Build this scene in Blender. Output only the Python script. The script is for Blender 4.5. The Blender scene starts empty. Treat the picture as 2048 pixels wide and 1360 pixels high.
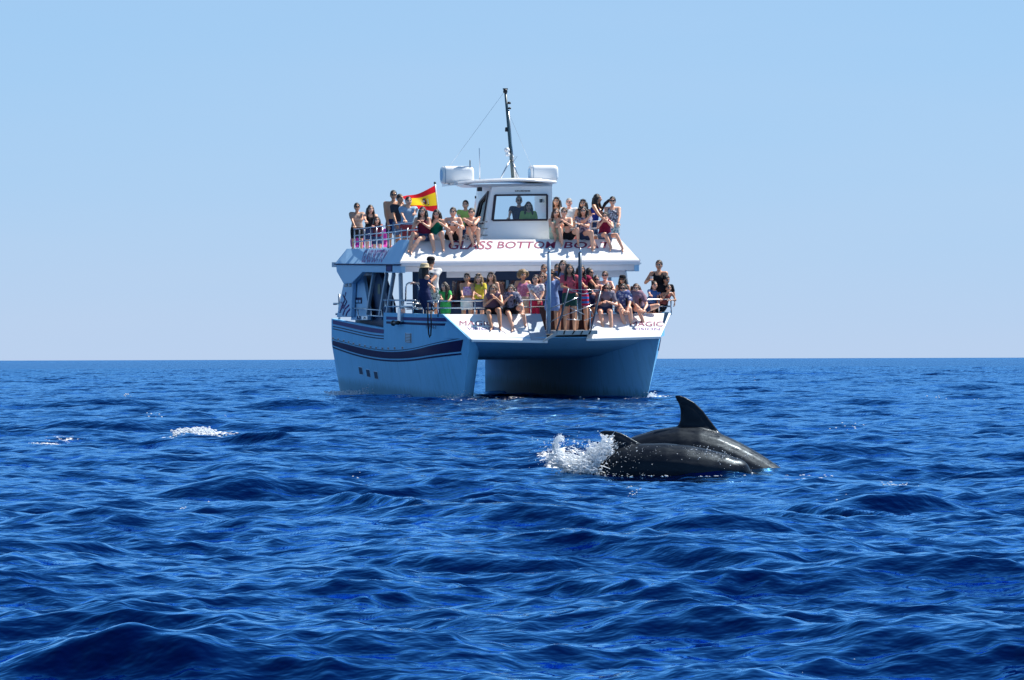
import bpy, bmesh, math, random
import numpy as np
from math import sin, cos, pi, radians, sqrt, atan2, exp
from mathutils import Vector, Matrix, noise

random.seed(7)
rng = np.random.default_rng(11)
scene = bpy.context.scene
COL = scene.collection

# ------------------------------------------------------------------ camera
FPX, CAM_H = 7830.0, 0.93            # focal length in pixels of the 2048 px wide photograph, eye height
cam_data = bpy.data.cameras.new('camera_main')
cam_data.sensor_width = 36.0
cam_data.lens = FPX / 2048 * 36
cam_data.clip_start = 0.5
cam_data.clip_end = 60000
cam = bpy.data.objects.new('camera_main', cam_data)
COL.objects.link(cam)
CAM_R = Matrix.Rotation(pi/2 + 38/FPX, 4, 'X') @ Matrix.Rotation(-6/2048, 4, 'Z')
cam.matrix_world = Matrix.Translation((0, 0, CAM_H)) @ CAM_R
scene.camera = cam

# ------------------------------------------------------------------ sky and sun
SUN = Vector((0.60, 0.30, 1.0)).normalized()
SUN_EL = math.asin(SUN.z)
SUN_AZ = atan2(SUN.x, SUN.y)
world = bpy.data.worlds.new('World')
scene.world = world
world.use_nodes = True
wn, wl = world.node_tree.nodes, world.node_tree.links
sky = wn.new('ShaderNodeTexSky')
sky.sky_type = 'NISHITA'
sky.sun_disc = False
sky.sun_elevation = SUN_EL
sky.sun_rotation = SUN_AZ
sky.altitude = 0
sky.air_density = 0.7
sky.dust_density = 0.0
sky.ozone_density = 4.0
bg = wn['Background']
bg.inputs['Strength'].default_value = 0.075
# pale sea haze low over the horizon, the same all the way round, thinning smoothly upward
tcw = wn.new('ShaderNodeTexCoord'); sep = wn.new('ShaderNodeSeparateXYZ')
wl.new(tcw.outputs['Generated'], sep.inputs[0])
def wmath(op, a, b_):
    m_ = wn.new('ShaderNodeMath'); m_.operation = op
    for k_, v_ in enumerate((a, b_)):
        if v_ is None: continue
        if hasattr(v_, 'is_output'): wl.new(v_, m_.inputs[k_])
        else: m_.inputs[k_].default_value = v_
    return m_.outputs[0]
elev = wmath('MAXIMUM', sep.outputs['Z'], 0.0)
veil = wmath('EXPONENT', wmath('MULTIPLY', elev, -2.6), None)
low = wmath('EXPONENT', wmath('MULTIPLY', elev, -16.0), None)
hz_mix = wn.new('ShaderNodeMix'); hz_mix.data_type = 'RGBA'
hz_mix.inputs['A'].default_value = (2.5, 4.65, 7.2, 1); hz_mix.inputs['B'].default_value = (3.95, 5.05, 6.8, 1)
skm = wn.new('ShaderNodeMapping'); skm.inputs['Scale'].default_value = (5, 5, 30); wl.new(tcw.outputs['Generated'], skm.inputs['Vector'])
skn = wn.new('ShaderNodeTexNoise'); skn.inputs['Scale'].default_value = 1.3; skn.inputs['Detail'].default_value = 5; wl.new(skm.outputs['Vector'], skn.inputs['Vector'])
wl.new(wmath('ADD', low, wmath('MULTIPLY', wmath('SUBTRACT', skn.outputs['Fac'], .5), .30)), hz_mix.inputs['Factor'])
sk_mix = wn.new('ShaderNodeMix'); sk_mix.data_type = 'RGBA'
wl.new(veil, sk_mix.inputs['Factor']); wl.new(sky.outputs['Color'], sk_mix.inputs['A']); wl.new(hz_mix.outputs['Result'], sk_mix.inputs['B'])
wl.new(sk_mix.outputs['Result'], bg.inputs['Color'])

sun_data = bpy.data.lights.new('sun', 'SUN')
sun_data.energy = 5.0
sun_data.angle = radians(0.5)
sun_data.color = (1.0, 0.95, 0.87)
sun = bpy.data.objects.new('sun', sun_data)
sun.rotation_euler = SUN.to_track_quat('Z', 'Y').to_euler()
sun.location = (30, 15, 60)
COL.objects.link(sun)

scene.view_settings.view_transform = 'Standard'
scene.view_settings.look = 'None'
scene.view_settings.exposure = 0.75
scene.view_settings.gamma = 1.0
scene.view_settings.use_curve_mapping = False

# ------------------------------------------------------------------ materials
MATS = {}
def mat(name, color, rough=0.5, metal=0.0, noise_amt=0.0, noise_scale=6.0, bump=0.0, coat=0.0, spec=0.5, ior=None, sss=0.0):
    if name in MATS: return MATS[name]
    m = bpy.data.materials.new(name); m.use_nodes = True
    n, l = m.node_tree.nodes, m.node_tree.links
    b = n['Principled BSDF']
    b.inputs['Base Color'].default_value = (*color, 1)
    b.inputs['Roughness'].default_value = rough
    b.inputs['Metallic'].default_value = metal
    b.inputs['Specular IOR Level'].default_value = spec
    if coat: b.inputs['Coat Weight'].default_value = coat; b.inputs['Coat Roughness'].default_value = 0.08
    if ior: b.inputs['IOR'].default_value = ior
    if noise_amt or bump:
        tc = n.new('ShaderNodeTexCoord'); nz = n.new('ShaderNodeTexNoise')
        nz.inputs['Scale'].default_value = noise_scale; nz.inputs['Detail'].default_value = 6
        l.new(tc.outputs['Object'], nz.inputs['Vector'])
        if noise_amt:
            mx = n.new('ShaderNodeMix'); mx.data_type = 'RGBA'
            c2 = [max(0, c*(1-noise_amt)) for c in color]
            c1 = [min(1, c*(1+noise_amt*0.5)) for c in color]
            mx.inputs['A'].default_value = (*c2, 1); mx.inputs['B'].default_value = (*c1, 1)
            l.new(nz.outputs['Fac'], mx.inputs['Factor']); l.new(mx.outputs['Result'], b.inputs['Base Color'])
        if bump:
            bp = n.new('ShaderNodeBump'); bp.inputs['Distance'].default_value = bump
            l.new(nz.outputs['Fac'], bp.inputs['Height']); l.new(bp.outputs['Normal'], b.inputs['Normal'])
    MATS[name] = m
    return m

def fabric(color, pattern=None, color2=(0.7, 0.7, 0.7), scale=14.0):
    key = 'fabric_%s_%s_%s' % (pattern, '_'.join('%d' % int(c*100) for c in color), '_'.join('%d' % int(c*100) for c in color2))
    if key in MATS: return MATS[key]
    m = mat(key, color, rough=0.85, noise_amt=0.25, noise_scale=9, bump=0.01, spec=0.2)
    if pattern:
        n, l = m.node_tree.nodes, m.node_tree.links
        b = n['Principled BSDF']
        tc = n.new('ShaderNodeTexCoord')
        if pattern == 'stripe':
            w = n.new('ShaderNodeTexWave'); w.bands_direction = 'Z'; w.inputs['Scale'].default_value = scale
            w.inputs['Distortion'].default_value = 1.0
            out = w.outputs['Fac']
        elif pattern == 'check':
            w = n.new('ShaderNodeTexChecker'); w.inputs['Scale'].default_value = scale*2
            out = w.outputs['Fac']
        else:
            w = n.new('ShaderNodeTexVoronoi'); w.inputs['Scale'].default_value = scale*1.3
            out = w.outputs['Distance']
        l.new(tc.outputs['Object'], w.inputs['Vector'])
        rp = n.new('ShaderNodeValToRGB'); rp.color_ramp.interpolation = 'CONSTANT'
        rp.color_ramp.elements[0].color = (*color, 1); rp.color_ramp.elements[1].color = (*color2, 1)
        rp.color_ramp.elements[1].position = 0.5 if pattern != 'floral' else 0.42
        l.new(out, rp.inputs['Fac']); l.new(rp.outputs['Color'], b.inputs['Base Color'])
    return m

WHITE = mat('white_gelcoat', (0.82, 0.83, 0.84), 0.22, noise_amt=0.06, noise_scale=1.3, coat=0.3)
PALE = mat('hull_white_shade_blue', (0.20, 0.51, 0.80), 0.65, noise_amt=0.12, noise_scale=1.1, spec=0.05)  # white hull, its blue shade put into the base colour
def weather(m):
    n, l = m.node_tree.nodes, m.node_tree.links; b = n['Principled BSDF']
    src = b.inputs['Base Color'].links[0].from_socket
    tc = n.new('ShaderNodeTexCoord'); mp = n.new('ShaderNodeMapping'); mp.inputs['Scale'].default_value = (3, 5, .35); l.new(tc.outputs['Object'], mp.inputs['Vector'])
    st = n.new('ShaderNodeTexNoise'); st.inputs['Scale'].default_value = 2.2; st.inputs['Detail'].default_value = 7; l.new(mp.outputs['Vector'], st.inputs['Vector'])
    r = n.new('ShaderNodeMapRange'); r.inputs['From Min'].default_value = .52; r.inputs['From Max'].default_value = .75; r.inputs['To Max'].default_value = .35; l.new(st.outputs['Fac'], r.inputs['Value'])
    sp = n.new('ShaderNodeSeparateXYZ'); l.new(tc.outputs['Object'], sp.inputs[0])
    wl_ = n.new('ShaderNodeMath'); wl_.operation = 'MULTIPLY_ADD'; l.new(st.outputs['Fac'], wl_.inputs[0]); wl_.inputs[1].default_value = .5; l.new(sp.outputs['Z'], wl_.inputs[2])
    w2 = n.new('ShaderNodeMapRange'); w2.inputs['From Min'].default_value = .42; w2.inputs['From Max'].default_value = .22; w2.inputs['To Max'].default_value = .55; l.new(wl_.outputs[0], w2.inputs['Value'])
    mx = n.new('ShaderNodeMix'); mx.data_type = 'RGBA'; l.new(r.outputs[0], mx.inputs['Factor']); l.new(src, mx.inputs['A']); mx.inputs['B'].default_value = (.10, .26, .42, 1)
    m2 = n.new('ShaderNodeMix'); m2.data_type = 'RGBA'; l.new(w2.outputs[0], m2.inputs['Factor']); l.new(mx.outputs['Result'], m2.inputs['A']); m2.inputs['B'].default_value = (.05, .15, .20, 1)
    l.new(m2.outputs['Result'], b.inputs['Base Color'])
weather(PALE)
PALE2 = mat('cabin_white_shade_blue', (0.33, 0.56, 0.79), 0.5, noise_amt=0.10, noise_scale=1.5, spec=0.15)  # white cabin and roof sides, coloured with the blue of their shade
LILAC = mat('off_white_fascia_paint', (0.72, 0.71, 0.76), 0.35, noise_amt=0.05)
NAVY = mat('navy_stripe_paint', (0.010, 0.010, 0.075), 0.6, spec=0.08, noise_amt=0.2, noise_scale=4)
PURPLE = mat('purple_stripe_paint', (0.055, 0.045, 0.19), 0.6, spec=0.08, noise_amt=0.25, noise_scale=5)
STEEL = mat('stainless_steel', (0.62, 0.64, 0.66), 0.22, metal=1.0, noise_amt=0.1, noise_scale=12)
GREYPIPE = mat('grey_painted_pipe', (0.22, 0.33, 0.45), 0.4, noise_amt=0.15)
DARKPIPE = mat('dark_bow_post_paint', (0.05, 0.08, 0.12), 0.3, metal=0.4, noise_amt=0.2)
BLACK = mat('black_plastic', (0.012, 0.012, 0.014), 0.4, noise_amt=0.2)
DARKGLASS = mat('tinted_glass', (0.010, 0.022, 0.05), 0.06, coat=0.6, noise_amt=0.2)
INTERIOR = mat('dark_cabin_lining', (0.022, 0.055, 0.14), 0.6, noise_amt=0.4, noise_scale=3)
DECKM = mat('deck_grey_paint', (0.5, 0.52, 0.54), 0.7, noise_amt=0.15, noise_scale=8)
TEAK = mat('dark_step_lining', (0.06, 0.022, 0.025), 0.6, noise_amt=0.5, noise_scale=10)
MAGENTA = mat('magenta_plastic', (0.55, 0.035, 0.36), 0.4, noise_amt=0.15)
CORAL = mat('coral_plastic', (0.65, 0.10, 0.11), 0.45, noise_amt=0.15)
INKRED = mat('crimson_lettering', (0.24, 0.02, 0.09), 0.5, noise_amt=0.3, noise_scale=14)
INKBLUE = mat('blue_ink', (0.03, 0.07, 0.24), 0.5, noise_amt=0.3)
INKPALE = mat('pale_pink_ink', (0.62, 0.38, 0.42), 0.5, noise_amt=0.3)
INKPURP = mat('purple_lettering', (0.20, 0.08, 0.30), 0.5, noise_amt=0.3, noise_scale=9)
ROPE = mat('dark_rope', (0.03, 0.03, 0.04), 0.9, noise_amt=0.4, noise_scale=40)
FRAMEM = mat('dark_window_frame', (0.02, 0.008, 0.018), 0.4, noise_amt=0.2)
RAFT = mat('life_raft_white', (0.85, 0.86, 0.86), 0.3, noise_amt=0.05, noise_scale=3)

def make_glass():
    m = bpy.data.materials.new('clear_window_glass'); m.use_nodes = True
    n, l = m.node_tree.nodes, m.node_tree.links
    n.remove(n['Principled BSDF'])
    tr = n.new('ShaderNodeBsdfTransparent'); tr.inputs['Color'].default_value = (0.86, 0.92, 0.96, 1)
    gl = n.new('ShaderNodeBsdfGlossy'); gl.inputs['Roughness'].default_value = 0.03
    fr = n.new('ShaderNodeFresnel'); fr.inputs['IOR'].default_value = 1.5
    mx = n.new('ShaderNodeMixShader')
    l.new(fr.outputs['Fac'], mx.inputs['Fac']); l.new(tr.outputs[0], mx.inputs[1]); l.new(gl.outputs[0], mx.inputs[2])
    l.new(mx.outputs[0], n['Material Output'].inputs['Surface'])
    MATS['glass'] = m
    return m
GLASS = make_glass()

# ------------------------------------------------------------------ mesh helpers
class MB:
    """collects vertices and faces, then links them as one mesh object"""
    def __init__(s): s.v = []; s.f = []; s.m = []
    def add(s, vs, fs, mi=0):
        o = len(s.v); s.v += [tuple(p) for p in vs]
        for f in fs: s.f.append(tuple(i+o for i in f)); s.m.append(mi)
    def slab(s, pts, vec, mi=0):
        pts = [Vector(p) for p in pts]; vec = Vector(vec); n = len(pts)
        s.add(pts + [p+vec for p in pts], [tuple(range(n-1, -1, -1)), tuple(range(n, 2*n))] +
              [(i, (i+1) % n, n+(i+1) % n, n+i) for i in range(n)], mi)
    def box(s, lo, hi, mi=0):
        x0, y0, z0 = lo; x1, y1, z1 = hi
        s.slab([(x0, y0, z0), (x1, y0, z0), (x1, y1, z0), (x0, y1, z0)], (0, 0, z1-z0), mi)
    def beam(s, p0, p1, w, h, mi=0):
        p0, p1 = Vector(p0), Vector(p1); d = (p1-p0).normalized()
        a = d.cross(Vector((0, 0, 1)))
        if a.length < 1e-3: a = Vector((1, 0, 0))
        a.normalize(); b = a.cross(d)
        a *= w/2; b *= h/2
        s.slab([p0-a-b, p0+a-b, p0+a+b, p0-a+b], p1-p0, mi)
    def tube(s, pts, r, n=8, mi=0, caps=True):
        pts = [Vector(p) for p in pts]
        rs = r if isinstance(r, (list, tuple)) else [r]*len(pts)
        o = len(s.v); up = Vector((0.13, 0.21, 0.97))
        for i, p in enumerate(pts):
            d = (pts[min(i+1, len(pts)-1)] - pts[max(i-1, 0)]).normalized()
            a = d.cross(up)
            if a.length < 0.05: a = d.cross(Vector((1, 0, 0)))
            a.normalize(); b = d.cross(a)
            for k in range(n):
                t = 2*pi*k/n
                s.v.append(tuple(p + a*cos(t)*rs[i] + b*sin(t)*rs[i]))
        for i in range(len(pts)-1):
            for k in range(n):
                s.f.append((o+i*n+k, o+i*n+(k+1) % n, o+(i+1)*n+(k+1) % n, o+(i+1)*n+k)); s.m.append(mi)
        if caps:
            s.f.append(tuple(o+k for k in range(n-1, -1, -1))); s.m.append(mi)
            e = o+(len(pts)-1)*n
            s.f.append(tuple(e+k for k in range(n))); s.m.append(mi)
    def loft(s, rings, mi=0, closed=True, caps=True):
        o = len(s.v); n = len(rings[0])
        for r in rings: s.v += [tuple(p) for p in r]
        kk = n if closed else n-1
        for i in range(len(rings)-1):
            for k in range(kk):
                s.f.append((o+i*n+k, o+i*n+(k+1) % n, o+(i+1)*n+(k+1) % n, o+(i+1)*n+k)); s.m.append(mi)
        if caps and closed:
            s.f.append(tuple(o+k for k in range(n-1, -1, -1))); s.m.append(mi)
            e = o+(len(rings)-1)*n
            s.f.append(tuple(e+k for k in range(n))); s.m.append(mi)
    def ell(s, c, ax, nu=12, nv=8, mi=0):
        """ellipsoid with three axis vectors"""
        c = Vector(c); ax = [Vector(a) for a in ax]; o = len(s.v)
        s.v.append(tuple(c-ax[2]))
        for j in range(1, nv):
            p = -pi/2 + pi*j/nv
            for i in range(nu):
                t = 2*pi*i/nu
                s.v.append(tuple(c + ax[0]*cos(t)*cos(p) + ax[1]*sin(t)*cos(p) + ax[2]*sin(p)))
        s.v.append(tuple(c+ax[2])); top = len(s.v)-1
        for i in range(nu):
            s.f.append((o, o+1+(i+1) % nu, o+1+i)); s.m.append(mi)
            e = o+1+(nv-2)*nu
            s.f.append((e+i, e+(i+1) % nu, top)); s.m.append(mi)
        for j in range(nv-2):
            for i in range(nu):
                a = o+1+j*nu
                s.f.append((a+i, a+(i+1) % nu, a+nu+(i+1) % nu, a+nu+i)); s.m.append(mi)
    def ball(s, c, r, nu=10, nv=7, mi=0):
        s.ell(c, [(r, 0, 0), (0, r, 0), (0, 0, r)], nu, nv, mi)
    def cap(s, p0, p1, r0, r1, n=10, mi=0):
        """tapered capsule"""
        p0, p1 = Vector(p0), Vector(p1); d = p1-p0; L = d.length
        if L < 1e-5: s.ball(p0, r0); return
        d /= L
        pts = [p0-d*r0*0.98, p0-d*r0*0.75, p0-d*r0*0.35, p0, p0+(p1-p0)*0.5, p1, p1+d*r1*0.35, p1+d*r1*0.75, p1+d*r1*0.98]
        rs = [r0*0.2, r0*0.66, r0*0.94, r0, (r0+r1)/2, r1, r1*0.94, r1*0.66, r1*0.2]
        s.tube(pts, rs, n, mi)
    def mesh(s, name):
        me = bpy.data.meshes.new(name); me.from_pydata(s.v, [], s.f); me.update()
        return me
    def build(s, name, mats, parent=None, smooth=False, bevel=0, fix=True):
        me = s.mesh(name)
        if not isinstance(mats, (list, tuple)): mats = [mats]
        for m in mats: me.materials.append(m)
        if len(mats) > 1: me.polygons.foreach_set('material_index', s.m)
        if fix:
            bm = bmesh.new(); bm.from_mesh(me); bmesh.ops.recalc_face_normals(bm, faces=bm.faces); bm.to_mesh(me); bm.free()
        if smooth: me.polygons.foreach_set('use_smooth', [True]*len(me.polygons))
        ob = bpy.data.objects.new(name, me); COL.objects.link(ob)
        if parent: ob.parent = parent
        if bevel:
            b = ob.modifiers.new('bevel', 'BEVEL'); b.width = bevel; b.segments = 2; b.limit_method = 'ANGLE'
        return ob

def tag(o, label=None, cat=None, group=None, kind=None):
    if label: o['label'] = label
    if cat: o['category'] = cat
    if group: o['group'] = group
    if kind: o['kind'] = kind
    return o
def empty(name, mw, label, cat, group=None):
    o = bpy.data.objects.new(name, None); COL.objects.link(o); o.empty_display_size = 0.2
    o.matrix_world = mw
    return tag(o, label, cat, group)

# ------------------------------------------------------------------ boat frame: x to port, y aft, z up, origin at the bow on the water
BOAT = (Matrix.Translation((1.22, 90, 0)) @ Matrix.Rotation(radians(13), 4, 'Z') @
        Matrix.Rotation(radians(-0.5), 4, 'Y') @ Matrix.Rotation(radians(1.5), 4, 'X'))
BOAT_I = BOAT.inverted()
ORIG = BOAT_I @ Vector((0, 0, CAM_H))
def _ray(px, py):
    d = CAM_R.to_3x3() @ Vector(((px-1024)/FPX, -(py-680)/FPX, -1))
    return BOAT_I.to_3x3() @ d
def A(px, py, a):          # survey point on the cross plane y = a of the boat
    d = _ray(px, py); return ORIG + d*((a-ORIG.y)/d.y)
def Bp(px, py, b):         # survey point on the lengthwise plane x = b of the boat
    d = _ray(px, py); return ORIG + d*((b-ORIG.x)/d.x)
def PL(px, py, p0, nrm):   # survey point on any plane
    d = _ray(px, py); nrm = Vector(nrm); return ORIG + d*((Vector(p0)-ORIG).dot(nrm)/d.dot(nrm))

# ================================================================== SEA
N_W = 300
lam = np.exp(rng.uniform(np.log(0.10), np.log(9.0), N_W)); lam.sort()
slope = 1.0/(1+(lam/1.5)**1.1) * rng.uniform(0.5, 1.5, N_W)
slope *= np.where(lam > 1.3, 1.25, np.where(lam < .45, 1.0, .9))
slope *= 0.205*sqrt(2)/np.sqrt((slope**2).sum())
amp = slope*lam/(2*pi)
spread = np.where(lam > 2.0, 0.45, np.where(lam > .6, .75, 1.05))
wdir = radians(-100) + rng.normal(0, 1, N_W)*spread       # direction the waves run to (towards the viewer, a little from the right)
kk = 2*pi/lam
KX, KY = kk*np.cos(wdir), kk*np.sin(wdir)
PH = rng.uniform(0, 2*pi, N_W)
CHOP = 0.85
OX, OY = 193.898, 73.228
def wave_offsets(X, Y, cell):
    dx = np.zeros_like(X); dy = np.zeros_like(X); dz = np.zeros_like(X)
    for i in range(N_W):
        # waves too short for the mesh at that distance fade out (rows are ordered by distance)
        rows = cell < lam[i]/2.0
        if not rows.any(): continue
        f = np.clip((lam[i]/2.0 - cell[rows])/(lam[i]/4.0), 0, 1).astype(np.float32)[:, None]
        p = (KX[i]*(X[rows]+OX) + KY[i]*(Y[rows]+OY) + PH[i]).astype(np.float32)
        s, c = np.sin(p), np.cos(p)
        a = np.float32(amp[i])
        dz[rows] += a*f*c
        dx[rows] -= CHOP*a*f*s*np.float32(cos(wdir[i])); dy[rows] -= CHOP*a*f*s*np.float32(sin(wdir[i]))
    return dx, dy, dz
# single steep swells the photograph shows: crest pixel, half width in pixels, height in metres, slant
SWELLS = [(395, 866, 60, .12, -.05), (1785, 988, 95, .085, .05), (1700, 1004, 90, .06, -.25), (1620, 1026, 90, .045, -.3), (1440, 1042, 110, .07, .0), (1000, 1018, 190, .10, -.15), (760, 1003, 110, .08, -.35),
          (640, 1040, 160, .05, .1), (230, 1034, 70, .035, 0), (110, 1072, 130, .06, .05), (150, 1287, 110, .07, .03), (290, 1285, 110, .08, -.03), (560, 958, 120, .10, 0), (430, 966, 90, .08, 0),
          (230, 797, 110, .16, 0), (590, 803, 80, .14, 0), (530, 868, 60, .13, -.1), (300, 840, 160, .12, 0), (1390, 1090, 160, .06, -.2), (1830, 1120, 170, .07, -.1), (1280, 1150, 150, .05, -.15),
          (960, 1090, 200, .06, -.1), (1560, 1350, 260, .06, 0), (1900, 1290, 180, .05, 0), (70, 1000, 140, .05, 0), (1700, 900, 110, .08, 0), (1920, 770, 120, .2, 0), (1560, 742, 160, .3, 0)]
SW = []
for px, py, hw, h, sl in SWELLS:
    dd = FPX*(CAM_H-h)/(py-718); SW.append(((px-1024)/FPX*dd, dd, hw/FPX*dd, h, sl))
def swell(X, Y):
    z = np.zeros(np.broadcast(X, Y).shape, np.float32)
    for x0, y0, w, h, sl in SW:
        u = (X-x0)/w; v = (Y-y0-sl*(X-x0)*6)/(w*1.1)
        z += h*np.exp(-.55*u**2*np.abs(u))*np.where(v < 0, np.exp(-(v/.55)**2), np.exp(-(v/1.3)**2)).astype(np.float32)
    return z
def sea_z(x, y):
    X = np.array([[float(x)]], np.float64); Y = np.array([[float(y)]], np.float64)
    for _ in range(4):
        dx, dy, dz = wave_offsets(X, Y, np.array([0.05]))
        X = x-dx; Y = y-dy
    return float(dz[0, 0])+float(swell(np.array([x]), np.array([y]))[0])

rows = [-3000., -800., -250., -80., -30., -10., 0., 4., 6.5, 8.0]
d = 8.0
while d < 420: d *= 1.0023; rows.append(d)
while d < 45000: d *= 1.03; rows.append(d)
rows = np.array(rows)
t_in = np.arange(-0.160, 0.1601, 0.00080)
t_out = np.array([0.165, 0.172, 0.182, 0.195, 0.212, 0.235, 0.27, 0.32, 0.4, 0.55, 0.8, 1.2, 2, 4, 9, 25, 80])
cols = np.concatenate([-t_out[::-1], t_in, t_out])
RR, CC = len(rows), len(cols)
base = np.maximum(rows, 8.0)[:, None]
X = (cols[None, :]*base).astype(np.float32)
Y = np.repeat(rows[:, None], CC, 1).astype(np.float32)
cell = np.abs(np.gradient(rows))
dx, dy, dz = wave_offsets(X, Y, cell)
dz = dz*(1-.35*np.clip(swell(X, Y)/.08, 0, 1))+swell(X, Y)
fade = np.clip((0.30-np.abs(cols))/0.1, 0, 1)[None, :].astype(np.float32)
co = np.empty((RR*CC, 3), np.float32)
co[:, 0] = (X+dx*fade).ravel(); co[:, 1] = (Y+dy*fade).ravel(); co[:, 2] = (dz*fade).ravel()
ii = (np.arange(RR-1)[:, None]*CC + np.arange(CC-1)[None, :]).ravel().astype(np.int32)
quads = np.stack([ii, ii+1, ii+CC+1, ii+CC], 1).ravel()
sea_me = bpy.data.meshes.new('sea')
nf = len(ii)
sea_me.vertices.add(RR*CC); sea_me.vertices.foreach_set('co', co.ravel())
sea_me.loops.add(nf*4); sea_me.loops.foreach_set('vertex_index', quads)
sea_me.polygons.add(nf); sea_me.polygons.foreach_set('loop_start', np.arange(0, nf*4, 4, dtype=np.int32))
sea_me.polygons.foreach_set('use_smooth', np.ones(nf, bool))
sea_me.update()
# foam mask: white caps and wash where the photograph shows them
def hz(px, py): # point of the still water seen at a pixel
    dd = CAM_R.to_3x3() @ Vector(((px-1024)/FPX, -(py-680)/FPX, -1))
    t = -CAM_H/dd.z
    return Vector((dd.x*t, dd.y*t, 0))
foam = np.zeros(RR*CC, np.float32)
def add_foam(x, y, rx, ry, s):
    q = ((co[:, 0]-x)/rx)**2 + ((co[:, 1]-y)/ry)**2
    np.maximum(foam, s*np.clip(1.25-q, 0, 1).astype(np.float32), out=foam)
FOAM_SPOTS = [(385, 868, .42, 1.1, .66), (418, 877, .36, .8, .68), (340, 881, .3, .6, .6), (280, 886, .8, .4, .56), (225, 890, .6, .35, .54), (440, 886, .5, .4, .5), (108, 889, .40, .5, .52),
              (132, 880, .25, .7, .55), (350, 884, .5, .4, .55)]
for px, py, rx, ry, s in FOAM_SPOTS:
    p = hz(px, py); add_foam(p.x, p.y, rx, ry, s)
for px, py, rx, ry, s in [(1155, 930, .35, 1.2, 1.0), (1120, 920, .25, 1.2, .7), (1190, 950, .35, .5, .5), (1605, 958, .25, .4, .6)]:
    p = hz(px, py); add_foam(p.x, p.y, rx, ry, s)
for k in range(15):      # wash along the starboard hull and at the two stems
    p = BOAT @ Vector((-2.72, 3.5+k*0.85, 0)); add_foam(p.x, p.y, 0.35, 0.9, 0.50+0.015*k)
for k in range(4):
    p = BOAT @ Vector((-2.85, 11.0+k*0.9, 0)); add_foam(p.x, p.y, 0.5, 1.2, 0.95)
for b in (-2.25, 2.25):
    p = BOAT @ Vector((b, 0.7, 0)); add_foam(p.x, p.y, 0.7, 1.6, 0.62)
p = BOAT @ Vector((0.2, -1.0, 0)); add_foam(p.x, p.y, 2.6, 1.8, 0.47)
at = sea_me.attributes.new('foam', 'FLOAT', 'POINT'); at.data.foreach_set('value', foam)

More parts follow.
